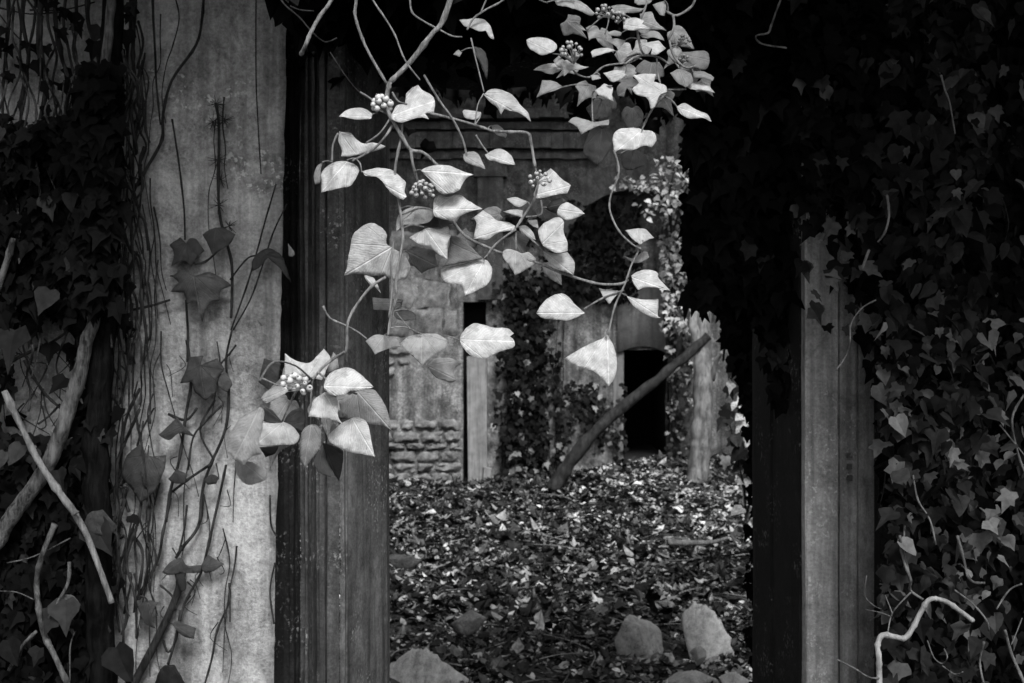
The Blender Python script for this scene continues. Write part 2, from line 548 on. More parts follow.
mb.box(-1.3, 1.95, HY + .35, HY + .6, 2.2, 6.6)
mb.build('wall', M['old'], house, True)
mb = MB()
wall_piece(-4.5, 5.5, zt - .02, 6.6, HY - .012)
mb.build('shade_toned_upper_wall', M['shadewall'], house, True)  # wall top darkened by colour for the shade up there
# dark room behind the doorway and the walled-up slot behind the post
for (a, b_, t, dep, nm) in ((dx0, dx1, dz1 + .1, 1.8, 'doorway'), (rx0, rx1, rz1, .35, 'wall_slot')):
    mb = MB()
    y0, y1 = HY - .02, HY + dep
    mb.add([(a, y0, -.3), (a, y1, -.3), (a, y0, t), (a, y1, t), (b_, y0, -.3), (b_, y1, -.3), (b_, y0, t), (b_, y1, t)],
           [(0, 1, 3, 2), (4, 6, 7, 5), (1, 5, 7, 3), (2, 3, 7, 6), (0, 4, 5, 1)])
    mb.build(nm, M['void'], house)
# pale patch over the doorway with a shallow arched underside
mb = MB()
nn = 14
top = []; bot = []
for i in range(nn + 1):
    t = i / nn
    px = 617 + (669 - 617) * t
    top.append((hx(px + 2 * math.sin(t * 9)), hz(286 + 5 * math.sin(t * 7))))
    bot.append((hx(px), hz(353 - 7 * math.sin(math.pi * min(1, t * 1.05)))))
vs = [(x, HY - .075, z) for x, z in bot] + [(x, HY - .06, z) for x, z in top] + [(x, HY + .1, z) for x, z in bot]
mb.add(vs, [(i, i + 1, nn + 2 + i, nn + 1 + i) for i in range(nn)] + [(i + 1, i, 2 * nn + 2 + i, 2 * nn + 3 + i) for i in range(nn)])
mb.build('door_head', M['patch'], house, True)
# door jambs of pale plaster
mb = MB()
mb.box(hx(613), hx(623), HY - .03, HY + .05, -.1, hz(353), jit=.015)
mb.build('door_jamb', M['patch'], house)
# standing timber in the slot
mb = MB()
mb.box(hx(468), hx(487.5), HY - .10, HY + .08, -.2, hz(357), jit=.012)
mb.box(hx(483), hx(493), HY - .16, HY - .1, -.2, hz(466), jit=.03)
mb.build('timber_post', M['post'], house)
# rough stone courses at the lower left, bigger blocks above
mb = MB()
def stone(x0, x1, z0, z1, y, d, tone=.5):
    """one rough block with rounded, uneven face"""
    nx_, nz_ = 7, 5
    vs = []
    ph = U(0, 99)
    for j in range(nz_ + 1):
        for i in range(nx_ + 1):
            a = i / nx_ * 2 - 1; b = j / nz_ * 2 - 1
            e = max(abs(a) ** 5, abs(b) ** 5)
            x = (x0 + x1) / 2 + a * (x1 - x0) / 2 * (1 - .05 * abs(b) ** 3); z = (z0 + z1) / 2 + b * (z1 - z0) / 2 * (1 - .08 * abs(a) ** 3)
            x += .03 * noise.noise(Vector((a * 1.6, b * 1.6, ph))); z += .032 * noise.noise(Vector((a * 2, b * 2, ph + 9)))
            vs.append((x, y + ph * .0004 - d * (1 - e) * (.6 + .008 * ph) - .045 * noise.noise(Vector((a * 1.5, b * 1.5, ph + 4))), z))
    mb.add(vs, [(j * (nx_ + 1) + i, j * (nx_ + 1) + i + 1, (j + 1) * (nx_ + 1) + i + 1, (j + 1) * (nx_ + 1) + i) for j in range(nz_) for i in range(nx_)], tone)
z = -.12
while z < hz(424):
    hgt = U(.06, .13)
    x = hx(350) + U(0, .2)
    while x < hx(455):
        w = U(.16, .34)
        stone(x, min(x + w, hx(461)), z, z + hgt, HY - .02, U(.035, .08))
        x += w + U(.014, .03)
    z += hgt + U(.014, .028)
mb.build('stone_course', M['oldstone'], house, True)
mb = MB()
z = hz(390)
while z < hz(345):
    hgt = U(.09, .14); x = hx(372)
    while x < hx(418) + U(-.1, .1):
        w = U(.16, .32)
        if R() < .85: stone(x, x + w, z, z + hgt, HY - .02, U(.04, .07))
        x += w + .02
    z += hgt + .02
mb.build('stone_course', M['oldstone'], house, True)
mb = MB()
z = hz(336)
while z < hz(235):
    hgt = U(.26, .36); x = hx(360) + U(-.1, .1)
    while x < hx(452):
        w = U(.26, .46)
        stone(x, min(x + w, hx(458)), z, z + hgt, HY - .02, U(.03, .05))
        x += w + .025
    z += hgt + .025
mb.build('large_block_course', M['oldstone'], house, True)
# cornice bands, pilaster and the arch
mb = MB()
for (y0, y1, pr) in ((112, 121, .22), (124, 131, .12), (135, 150, .17), (154, 160, .10)):
    nseg = 18
    for i in range(nseg):
        a = hx(380) + (hx(600) - hx(380)) * i / nseg; b_ = hx(380) + (hx(600) - hx(380)) * (i + 1) / nseg
        mb.box(a, b_ - .004, HY - pr + U(-.008, .008), HY + .05, hz(y1) + U(-.008, .008), hz(y0))
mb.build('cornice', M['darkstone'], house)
mb = MB()
mb.box(hx(478), hx(503), HY - .16, HY + .05, hz(300), hz(160) - .01, jit=.008)
mb.box(hx(474), hx(507), HY - .2, HY + .05, hz(178), hz(168), jit=.008)
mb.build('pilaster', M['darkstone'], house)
mb = MB()
cx, cz, r0, r1 = hx(632), hz(262), 70 / S, 96 / S
na = 15
for k in range(na):
    a0 = math.radians(12 + k * 156 / na); a1 = math.radians(12 + (k + 1) * 156 / na - .15)
    pr = .24 + U(-.015, .015)
    p = [(cx + r * math.cos(a), cz + r * math.sin(a)) for (r, a) in ((r0, a0), (r1, a0), (r1, a1), (r0, a1))]
    vs = [(x, HY - pr, z) for x, z in p] + [(x, HY + .1, z) for x, z in p]
    mb.add(vs, [(0, 1, 2, 3), (0, 4, 5, 1), (1, 5, 6, 2), (2, 6, 7, 3), (3, 7, 4, 0)])
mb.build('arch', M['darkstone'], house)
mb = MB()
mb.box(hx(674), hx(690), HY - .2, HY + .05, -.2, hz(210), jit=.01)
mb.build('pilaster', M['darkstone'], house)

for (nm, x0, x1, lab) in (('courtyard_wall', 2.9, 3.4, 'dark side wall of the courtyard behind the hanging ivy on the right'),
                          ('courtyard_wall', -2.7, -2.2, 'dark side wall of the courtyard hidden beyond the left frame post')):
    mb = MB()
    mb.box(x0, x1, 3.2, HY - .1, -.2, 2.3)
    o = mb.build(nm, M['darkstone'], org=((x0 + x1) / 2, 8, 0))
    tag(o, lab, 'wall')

# ivy on the ruin
vi = empty('creeping_ivy', at(532, 485, 13.9), 'dark small-leaved ivy sheet clinging to the ruin beside the timber post', 'ivy')
mb = MB()
def d1(px, py):
    v = .5 + .5 * noise.noise(Vector((px * .03, py * .018, 0)))
    return max(0, min(1, (v - .38) * 3))
scatter(mb, (494, 280, 560, 486), 1000, (13.72, 13.95), (.05, .10), lambda: U(.002, .022) if R() < .93 else U(.1, .3), dens=lambda x, y: 1 if 508 < x < 548 else .35)
scatter(mb, (556, 380, 626, 486), 380, (13.75, 13.95), (.04, .09), lambda: U(.003, .03) if R() < .9 else U(.12, .28), dens=d1)
scatter(mb, (568, 196, 640, 300), 420, (13.72, 13.95), (.05, .10), lambda: U(.002, .015))
scatter(mb, (505, 215, 622, 300), 700, (13.72, 13.95), (.05, .10), lambda: U(.002, .02) if R() < .95 else U(.1, .25), dens=d1)
mb.build('foliage', M['foliage'], vi)
mb = MB()
for _ in range(12):
    px = U(505, 560)
    mb.tube([at(px + U(-8, 8), 488, 13.9)] + [at(px + U(-8, 8), y, 13.92) for y in (430, 370, 310)], .012, .004, 6, bend=.03)
mb.build('stem', M['darkstem'], vi)

vi = empty('climbing_ivy', at(672, 470, 13.6), 'pale flecked ivy column climbing up beside the black doorway', 'ivy')
mb = MB()
scatter(mb, (661, 200, 688, 330), 330, (13.4, 13.75), (.045, .085), lambda: U(.1, .3) if R() < .5 else U(.35, .62), up=.9, spread=.8)
scatter(mb, (666, 200, 694, 472), 420, (13.45, 13.78), (.04, .08), lambda: U(.015, .1) if R() < .7 else U(.2, .5), up=.7, spread=.9)
mb.build('foliage', M['foliage'], vi)
mb = MB()
for _ in range(5):
    px = U(664, 682)
    mb.tube([at(px + U(-4, 4), 474, 13.75)] + [at(px + U(-5, 5), y, 13.76) for y in (400, 330, 260, 205)], .018, .006, 6, bend=.03)
mb.build('stem', M['darkstem'], vi)

vi = empty('flowering_ivy', at(668, 200, 12.8), 'bright pale tufts of flowering ivy jutting out high above the leaning log', 'ivy')
mb = MB()
for (cx_, cy_, sx, sy, n) in ((635, 184, 12, 5, 60), (652, 186, 8, 5, 40), (675, 162, 16, 6, 60), (700, 168, 12, 9, 50), (708, 203, 11, 6, 50), (720, 186, 9, 8, 28), (672, 198, 10, 10, 60), (650, 205, 8, 10, 26), (690, 180, 14, 10, 40), (660, 175, 10, 10, 30)):
    for _ in range(n):
        p = at(random.gauss(cx_, sx * .7), random.gauss(cy_, sy * .7), U(12.5, 13.1))
        card(mb, p, U(.04, .085), (U(-.8, .8), U(-1, -.2), U(.2, 1.2)), (U(-1, 1), U(-.4, .4), -.6), random.choice((OVAL, HEART)), U(.3, .66) if R() < .6 else U(.03, .2))
mb.build('foliage', M['foliage'], vi)
mb = MB()
for (a, b_) in (((668, 205), (635, 184)), ((668, 205), (676, 162)), ((672, 205), (700, 168)), ((672, 205), (709, 203)), ((690, 180), (722, 186))):
    mb.tube([at(672, 236, 13.5), at(a[0], a[1], 13.1), at((a[0] + b_[0]) / 2, (a[1] + b_[1]) / 2 - 3, 12.9), at(b_[0], b_[1], 12.8)], .014, .004, 6)
mb.build('stem', M['darkstem'], vi)

# broken pale trunk
tr = empty('broken_tree_trunk', at(703, 468, 12.6), 'pale broken tree trunk standing upright right of the black doorway', 'tree')
mb = MB()
mb.tube([at(697, 482, 12.6), at(700, 455, 12.6), at(702, 430, 12.6), at(703, 400, 12.62), at(703, 360, 12.65), at(702, 330, 12.7), at(703, 300, 12.7), at(704, 268, 12.7)], .125, .09, 18, 9, .10, bend=.015)
mb.build('trunk', M['trunk'], tr, True)
mb = MB()
mb.tube([at(700, 350, 12.62), at(694, 330, 12.6), at(697, 300, 12.65), at(702, 282, 12.7)], .07, .02, 10, 6, .4, bend=.02)
mb.build('split_limb', M['trunk'], tr, True)
mb = MB()
mb.tube([at(712, 380, 12.6), at(716, 362, 12.5), at(722, 352, 12.4)], .035, .02, 8, 5, .3)
mb.build('branch_stub', M['trunk'], tr, True)

mb = MB()
mb.tube([at(553, 489, 12.3), at(566, 468, 12.28), at(585, 443, 12.25), at(612, 416, 12.22), at(650, 385, 12.2), at(685, 357, 12.2), at(709, 336, 12.2)], .08, .045, 16, 9, .2, bend=.012)
o = mb.build('leaning_log', M['log'], None, True, org=at(553, 489, 12.3))
tag(o, 'dark bare log leaning diagonally across the black doorway against the broken trunk', 'log')

# seedlings near the right frame post
def seedling(px, py, Y, stems, leaves, label):
    t = empty('seedling', at(px, py, Y), label, 'plant', 'seedlings on the courtyard floor')
    mb = MB()
    for st in stems:
        mb.tube([at(x, y, Y) for x, y in st], .006, .003, 6)
    mb.build('stem', M['darkstem'], t)
    mb = MB()
    for (x, y, s, tone) in leaves:
        for _ in range(3 if s < .09 else 1):
            card(mb, at(x + U(-3, 3), y + U(-2, 2), Y + U(-.05, .05)), s, (U(-.5, .5), U(-1, -.3), U(.3, 1)), (U(-1, 1), 0, -.7), HEART, tone)
    mb.build('foliage', M['wleaf'], t)
seedling(746, 520, 6.2, [[(746, 522), (744, 490), (737, 455), (730, 425)], [(746, 520), (752, 490), (760, 468)], [(744, 495), (747, 470), (742, 440), (738, 408)]],
         [(738, 404, .06, .6), (744, 422, .06, .6), (754, 420, .06, .55), (747, 448, .10, .01), (750, 460, .14, .012), (741, 455, .10, .02), (735, 436, .08, .05), (758, 466, .08, .5), (745, 398, .06, .6), (752, 436, .07, .5), (748, 478, .08, .4), (752, 492, .08, .5), (744, 508, .08, .3), (740, 416, .06, .55)],
         'thin dark seedling topped with pale leaves at the right edge of the leaf carpet')
seedling(515, 486, 12.6, [[(516, 492), (515, 470), (518, 452)], [(513, 492), (508, 474)]],
         [(516, 455, .07, .18), (510, 470, .07, .1), (519, 468, .07, .14), (514, 478, .08, .05)],
         'small grey sprout at the foot of the ruin beside the timber post')

# an unseen tree added so its crown shades the top of the ruin
ct = empty('added_shade_tree', (-2.0, 12.9, 0), 'added dark-leaved tree, out of view, whose low crown shades the top of the ruin', 'tree')
mb = MB()
mb.tube([(-2.0, 12.9, -.1), (-1.95, 12.85, 1.6), (-1.85, 12.9, 3.2), (-1.6, 12.9, 4.6), (-1.2, 12.9, 5.6)], .16, .07, 12, 6, .15, bend=.03)
for (x, y, z) in ((-.2, 13.1, 5.4), (.9, 12.9, 5.6), (.2, 12.6, 6.2), (2.0, 13.0, 5.9), (-1.4, 13.2, 6.4)):
    mb.tube([(-1.75, 12.9, 3.9 + .1 * x), (-1.0 + x * .4, 12.95, 5.0), (x, y, z)], .06, .015, 8, 5, .15)
mb.build('trunk', M['log'], ct, True)
mb = MB()
for _ in range(4200):
    x = U(-2.4, 3.2); y = U(11.2, 13.85); z = 4.75 + U(0, 1.5) ** 1.2 + .35 * noise.noise(Vector((x * 1.3, y, 0)))
    card(mb, (x, y, z), U(.09, .16), (U(-.7, .7), U(-.8, .8), 1), (U(-1, 1), U(-1, 1), -.5), random.choice((OVAL, HEART)), U(.008, .03))
mb.build('crown', M['foliage'], ct)

# rocks
def rock(px, py, Y, w, h, label, tone=None, seed=0, cut=.0):
    c = at(px, py, Y)
    mb = MB()
    mb.ball((0, 0, 0), 1, nu=40, nv=26)
    vs = []
    for v in mb.v:
        p = Vector(v)
        k = 1 + .32 * noise.noise(p * 1.1 + Vector((seed, 0, 0))) + .12 * noise.noise(p * 2.7 + Vector((seed, 5, 0))) + .04 * noise.noise(p * 7 + Vector((seed, 5, 0)))
        # flat broken faces
        for q in range(9):
            dn = Vector((math.sin(seed * 3.1 + q * 1.9), math.cos(seed * 1.7 + q * 2.3) - .3, math.sin(seed + q * 1.3) * .8 + .2)).normalized()
            t = p.dot(dn) * k
            lim = .58 + .12 * math.sin(seed * 5 + q * 3)
            if t > lim: k *= lim / t
        k *= 1 + .05 * noise.noise(p * 5 + Vector((seed, 1, 0))) + .03 * noise.noise(p * 11 + Vector((seed, 1, 0))) + .02 * noise.noise(p * 23 + Vector((seed, 1, 0)))
        k *= 1.35
        vs.append((p.x * w * k, p.y * w * .8 * k, p.z * h * k))
    mb.v = [(c.x + v[0], c.y + v[1], c.z + v[2]) for v in vs]
    o = mb.build('rock', M['rock'], None, True, org=(c.x, c.y, gz(c.x, c.y)))
    if tone: o.data.materials[0] = M[tone]
    tag(o, label, 'rock', 'rocks among the fallen leaves')
rock(422, 696, 5.55, .205, .24, 'large rounded pale rock at the bottom edge beside the left frame post', seed=5)
rock(638, 650, 6.2, .125, .22, 'upright broken rock left of the tall blunt grey rock among the leaves', seed=23)
rock(704, 650, 6.25, .115, .24, 'tall blunt grey rock right of the upright broken rock', seed=3)
rock(690, 684, 5.5, .11, .07, 'flat pale rock at the bottom edge below the tall blunt rock', seed=4)
rock(733, 684, 5.5, .07, .06, 'smallest pale rock at the bottom edge, near the right frame post', seed=5)
rock(470, 621, 6.2, .085, .055, 'low mossy rock half buried in leaves above the large rounded rock', 'oldstone', seed=6)
rock(402, 560, 7.6, .10, .04, 'dark slab tucked against the left frame post halfway up the leaves', 'darkstone', seed=7)
rock(699, 655, 5.75, .035, .05, 'pale splinter of stone leaning on the foot of the tall blunt rock', seed=8)
mb = MB()
for (rx, ry, rr) in ((422, 5.3, 62), (637, 6.0, 40), (704, 6.05, 40), (690, 5.35, 40), (733, 5.35, 28), (470, 6.0, 34)):
    for _ in range(70):
        x = hx(rx) * ry / HY + U(-rr, rr) * ry / F
        y = ry + random.gauss(0, .07)
        card(mb, (x, y, gz(x, y) + U(.01, .05)), U(.03, .075), (random.gauss(0, .4), random.gauss(-.2, .4), 1), (U(-1, 1), U(-1, 1), 0), random.choice((OVAL, OVAL, HEART)),
             random.choice((.006, .02, .08, .2, .4)), U(-.2, .8), U(-.7, .7))
tag(mb.build('drifted_leaves', M['litter'], org=(0, 5.6, 0)), 'dead leaves drifted against the stones by the threshold', 'leaf litter', kind='stuff')
mb = MB()
mb.tube([at(668, 542, 8.4), at(690, 543, 8.4), at(712, 542, 8.4), at(728, 538, 8.4)], .03, .012, 8, 5, .3)
tag(mb.build('fallen_branch', M['stick'], None, True, org=at(698, 545, 8.4)), 'short fallen branch lying on the leaves right of centre', 'branch')

# ================================================================== IVY ABOVE AND BESIDE THE GATE
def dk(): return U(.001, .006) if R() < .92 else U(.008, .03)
ov = empty('overhanging_ivy', (.4, 2.4, 2.9), 'black mass of ivy overhanging the top of the doorway and the right-hand pillar', 'ivy')
mb = MB()
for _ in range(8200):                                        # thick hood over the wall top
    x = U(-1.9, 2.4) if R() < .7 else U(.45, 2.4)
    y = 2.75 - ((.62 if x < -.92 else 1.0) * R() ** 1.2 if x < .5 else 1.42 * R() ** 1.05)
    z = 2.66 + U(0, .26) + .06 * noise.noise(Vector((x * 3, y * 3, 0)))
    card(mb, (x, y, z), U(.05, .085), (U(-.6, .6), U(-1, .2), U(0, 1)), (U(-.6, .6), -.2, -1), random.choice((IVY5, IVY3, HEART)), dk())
for _ in range(1100):                                        # deeper tuft added above the left frame post to shade its top
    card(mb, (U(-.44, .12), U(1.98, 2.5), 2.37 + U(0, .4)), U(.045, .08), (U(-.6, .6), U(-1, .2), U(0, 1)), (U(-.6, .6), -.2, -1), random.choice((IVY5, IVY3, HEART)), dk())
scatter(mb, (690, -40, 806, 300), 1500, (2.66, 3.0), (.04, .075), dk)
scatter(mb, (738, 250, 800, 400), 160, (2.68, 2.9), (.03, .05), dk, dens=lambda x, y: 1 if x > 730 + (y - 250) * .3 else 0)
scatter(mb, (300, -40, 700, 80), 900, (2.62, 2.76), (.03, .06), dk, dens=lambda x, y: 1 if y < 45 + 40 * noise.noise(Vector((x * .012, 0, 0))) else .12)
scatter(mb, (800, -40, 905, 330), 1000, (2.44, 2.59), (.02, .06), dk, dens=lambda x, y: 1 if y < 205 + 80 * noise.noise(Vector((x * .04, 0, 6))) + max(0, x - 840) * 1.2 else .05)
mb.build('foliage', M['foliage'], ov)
mb = MB()
for _ in range(26):
    x = U(-.9, 2.2)
    mb.tube([(x, 2.7, 2.88), (x + U(-.1, .1), 2.4, 2.86), (x + U(-.2, .2), 2.0, 2.82), (x + U(-.2, .2), 1.7, 2.72)], .01, .004, 6)
mb.build('stem', M['darkstem'], ov)

# inner ivy hanging in the courtyard behind the right frame post
hi = empty('hanging_ivy', (1.25, 4.0, 2.9), 'black curtain of ivy hanging behind the right frame post inside the courtyard', 'ivy')
mb = MB()
def dcur(px, py):
    edge = 694 + 14 * noise.noise(Vector((py * .02, 0, 0))) + (max(0, py - 290) * .34) + (18 if py > 225 else 0) + 12 * noise.noise(Vector((py * .09, 3, 0))) + (36 if 145 < py < 218 else 0)
    return 1 if px > edge else 0
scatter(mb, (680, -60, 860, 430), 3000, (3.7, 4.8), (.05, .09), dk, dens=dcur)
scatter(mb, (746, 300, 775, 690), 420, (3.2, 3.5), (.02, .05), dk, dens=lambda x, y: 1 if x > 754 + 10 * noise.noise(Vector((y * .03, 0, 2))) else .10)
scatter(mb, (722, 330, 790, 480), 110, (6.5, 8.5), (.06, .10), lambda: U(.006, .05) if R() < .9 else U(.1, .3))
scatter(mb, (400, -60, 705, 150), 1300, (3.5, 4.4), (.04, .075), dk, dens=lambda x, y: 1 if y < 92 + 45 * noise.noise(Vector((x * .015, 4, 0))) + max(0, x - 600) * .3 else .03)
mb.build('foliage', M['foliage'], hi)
mb = MB()
for _ in range(14):
    px = U(720, 830)
    mb.tube([at(px + U(-10, 10), y, 4.9) for y in (-120, 0, 120, 240, 360)], .012, .005, 6, bend=.05)
mb.build('stem', M['darkstem'], hi)

# ivy over the right-hand wall
ri = empty('wall_ivy', (1.3, 2.5, 0), 'thick ivy covering the wall right of the pale pillar, dull grey leaves', 'ivy')
mb = MB()
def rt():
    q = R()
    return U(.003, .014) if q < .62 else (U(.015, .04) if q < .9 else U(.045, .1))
def rdens(px, py):
    e = 884 + 8 * noise.noise(Vector((py * .03, 2, 0)))
    if py < 420: e -= min(30, (420 - py) * .22)
    return 1 if px > e else 0
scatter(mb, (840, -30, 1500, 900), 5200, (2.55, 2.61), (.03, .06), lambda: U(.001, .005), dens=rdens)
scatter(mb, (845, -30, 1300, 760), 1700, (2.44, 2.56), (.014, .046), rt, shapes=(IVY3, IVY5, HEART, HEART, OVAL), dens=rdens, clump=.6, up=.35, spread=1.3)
scatter(mb, (884, -20, 990, 700), 900, (2.26, 2.46), (.02, .05), lambda: U(.002, .02) if R() < .85 else U(.02, .07), shapes=(IVY3, HEART, IVY5), up=.4, spread=1.3)
scatter(mb, (795, 60, 880, 330), 22, (2.44, 2.52), (.03, .05), lambda: U(.03, .1), clump=.3)
scatter(mb, (876, 310, 1024, 640), 150, (2.24, 2.42), (.02, .048), lambda: U(.02, .13), shapes=(IVY3, HEART, IVY5), up=.5, spread=1.3, clump=.5)
mb.build('foliage', M['foliage'], ri)
mbx = mb
def R15(x, y): return (850 + x / 4.776, 540 + y / 4.776)
def stems(mb, paths, Y, conv=lambda x, y: (x, y), n=7, sub=5, yj=.015, own=None):
    for (r0, r1, pts) in paths:
        q = [conv(*p) for p in pts]
        if own:
            mb = MB()
        mb.tube([at(x, y, Y + U(-yj, yj)) for x, y in q], r0 * Y / F, r1 * Y / F, n, sub, .14)
        if own:
            mb.build(own[0], own[1], own[2], True)
mb = MB()
stems(mb, [(2.9, 2.2, [(140, 720), (140, 640), (138, 560), (132, 500), (155, 455), (215, 462), (262, 468), (300, 420), (338, 345), (370, 292), (410, 280), (470, 300), (530, 342), (590, 388)])], 2.22, R15, 10, 5, .004)
mb.build('crooked_stem', M['palestem'], ri, True)
mb = MB()
stems(mb, [(1.5, 1.3, [(238, -20), (246, 50), (262, 115), (290, 190), (288, 240), (350, 285)]),
           (.8, .6, [(290, 250), (225, 318), (195, 368), (180, 445)]), (.6, .4, [(195, 365), (140, 345), (75, 333)]), (.6, .3, [(203, 352), (185, 305), (168, 262)]),
           (.9, .9, [(500, 240), (580, 300), (650, 380), (662, 432)]), (1.1, 1.0, [(640, 488), (620, 570), (628, 640), (648, 720)]),
           (1.4, 1.2, [(512, -20), (545, 100), (562, 170), (592, 202), (645, 205)]), (1.3, 1.6, [(740, 430), (770, 540), (805, 620), (835, 690)]),
           (.5, .5, [(822, 372), (800, 430), (770, 502)]), (.8, .9, [(-60, 572), (20, 612), (90, 655), (140, 660)]),
           (.6, .6, [(370, 480), (400, 560), (440, 590), (465, 560), (450, 520)]), (.5, .4, [(80, 170), (70, 260), (110, 310), (150, 330)]),
           (.6, .6, [(440, 600), (500, 640), (540, 630)]), (.8, .8, [(820, 210), (760, 240), (700, 330)])], 2.23, R15, own=('thin_stem', M['twig'], ri))
stems(mb, [(1.1, .9, [(782, -4), (776, 12), (771, 26), (768, 33), (756, 36), (762, 44), (787, 48)]),
           (1.0, .7, [(941, 75), (945, 90), (950, 104), (955, 134)]), (1.2, 1.0, [(887, 195), (889, 215), (885, 232), (878, 242)]), (1.5, 1.1, [(869, 250), (862, 269)]),
           (.9, .7, [(850, 325), (850, 340), (846, 356), (836, 370)]), (.8, .6, [(876, 300), (862, 308), (852, 322), (850, 335)]),
           (.9, .8, [(913, 475), (918, 500), (930, 520), (936, 545)]), (1.1, 1.1, [(1024, 395), (1012, 420), (1020, 460), (1030, 480)]),
           (.9, .7, [(905, 520), (904, 550), (910, 575)]), (.7, .7, [(1000, 425), (1012, 440), (1030, 462)])], 2.26, own=('thin_stem', M['twig'], ri))
for _ in range(14):
    mb = MB()
    px, py = U(885, 1020), U(60, 640)
    mb.tube([at(px + U(-10, 10), py + k * U(18, 30), 2.5 + U(-.03, .03)) for k in range(4)], U(.0008, .002), .0008, 5, 4)
    mb.build('thin_stem', M['darkstem'], ri, True)

# ================================================================== LEFT WALL : vines
def R11(x, y): return (120 + x / 3.794, 180 + y / 3.794)
def R12(x, y): return (100 + x / 3.794, 340 + y / 3.794)
def R13(x, y): return (120 + x / 3.729, 500 + y / 3.729)
def R14(x, y): return (x / 3.539, 490 + y / 3.539)

li = empty('tangled_ivy', (-.95, 2.5, 0), 'dark tangle of ivy stems and leaves over the far left of the pale wall', 'ivy')
mb = MB()
def ldens(px, py):
    n = .5 + .5 * noise.noise(Vector((px * .035, py * .03, 6)))
    if 14 < px < 72 and 322 < py < 434: return .015
    if py < 85 + 60 * n: return .05 if n < .6 else .25
    if px > 104: return .16 if n > .55 else .02
    if 20 < px < 70 and 150 < py < 160: return .2
    return 1 if n > .42 else .12
dkl = lambda: U(.001, .007) if R() < .9 else (U(.01, .03) if R() < .85 else U(.04, .08))
scatter(mb, (-260, -20, 132, 720), 3600, (2.48, 2.585), (.02, .05), dkl, dens=ldens)
scatter(mb, (-40, 110, 104, 330), 1100, (2.44, 2.57), (.02, .05), lambda: U(.001, .005), dens=ldens)
scatter(mb, (-40, 450, 100, 700), 900, (2.50, 2.58), (.03, .055), lambda: U(.001, .005))
scatter(mb, (76, 60, 118, 306), 260, (2.40, 2.47), (.03, .055), lambda: U(.001, .006))
for (x, y, s, t) in ((44, 197, .05, .12), (50, 205, .045, .1), (70, 193, .05, .06), (96, 228, .05, .13), (75, 258, .05, .08), (50, 290, .07, .09), (15, 330, .11, .05), (66, 600, .09, .13), (55, 612, .07, .12), (2, 128, .05, .1),
                     (22, 445, .06, .13), (5, 452, .05, .16), (92, 520, .10, .08), (8, 640, .07, .03), (40, 648, .05, .05), (116, 647, .1, .05), (58, 470, .06, .05)):
    card(mb, at(x, y, 2.44), s * .8, (U(-.3, .3), -1, U(.1, .7)), (U(-.6, .6), 0, -1), random.choice((IVY3, HEART)), t * .22)
mb.build('foliage', M['foliage'], li)
mb = MB()
mb.tube([at(x, y, 2.46) for x, y in ((-30, 580), (0, 535), (20, 505), (52, 455), (74, 392), (88, 340), (94, 300), (97, 240), (100, 170), (104, 90), (110, 10), (112, -30))], .019, .009, 12, 9, .15, bend=.006)
mb.build('thick_stem', M['wood'], li, True)
mb = MB()
mb.tube([at(x, y, 2.5) for x, y in ((104, 720), (100, 620), (98, 520), (96, 450), (100, 380), (103, 320), (101, 220), (104, 120), (112, 40), (114, -30))], .030, .022, 12, 9, .15, bend=.006)
mb.build('thick_stem', M['shadowstem'], li, True)  # dark stem standing in for the shadow along the trunk
mb = MB()
mb.tube([at(x, y, 2.40) for x, y in ((4, 391), (20, 424), (38, 460), (59, 492), (76, 514))], .0065, .0075, 9, 6, .22)
mb.tube([at(x, y, 2.42) for x, y in ((74, 512), (88, 538), (100, 570), (112, 603))], .0075, .006, 9, 6, .22)
mb.build('bare_stick', M['stick'], li, True)
mb = MB()
stems(mb, [(2.9, 2.7, [(195, 120), (150, 230), (130, 330), (140, 440), (160, 520), (200, 600), (245, 700)]), (1.7, 1.5, [(130, 500), (80, 550), (30, 640)]),
           (1.9, 1.4, [(245, 255), (240, 330), (190, 420), (165, 470)]), (.6, .5, [(0, 358), (60, 362), (120, 388)]), (.7, .6, [(25, 258), (120, 235), (250, 170)]),
           (.7, .7, [(265, 500), (248, 560), (248, 683)])], 2.45, R14, own=('looping_stem', M['wood'], li))
mb = MB()
mb.tube([at(x, y, 2.44) for x, y in ((13, 238), (8, 258), (-4, 292))], .006, .008, 8, 5)
mb.build('looping_stem', M['wood'], li, True)
for (x, r) in ((8, 1.6), (16, 1.0), (24, 2.0), (33, 1.2), (42, 2.6), (50, 1.3), (58, 2.2), (68, 1.4), (78, 1.8), (90, 2.0), (104, 1.3), (117, 2.4), (127, 1.4), (137, 1.9), (150, 1.1)):
    x2 = x + U(-14, 10)
    mb = MB()
    mb.tube([at(x + U(-3, 3), -20, 2.56), at(x + U(-5, 5), 20, 2.55), at((x + x2) / 2 + U(-5, 5), 55, 2.56), at(x2 + U(-5, 5), 85, 2.56), at(x2 + U(-14, 6), 125, 2.57)], r * 2.56 / F * 1.2, r * 2.56 / F * .8, 7, 5, .3)
    mb.build('thin_stem', M['darkstem'], li, True)
for _ in range(34):
    mb = MB()
    x = U(-10, 128); y = U(-20, 300)
    pts = [at(x, y, 2.50 + U(0, .05))]
    for k in range(5):
        x += U(-13, 13); y += U(16, 34)
        pts.append(at(x, y, 2.50 + U(-.03, .05)))
    mb.tube(pts, U(.0015, .0045), U(.001, .003), 7, 5, .25)
    mb.build('thin_stem', M['vine'], li, True)
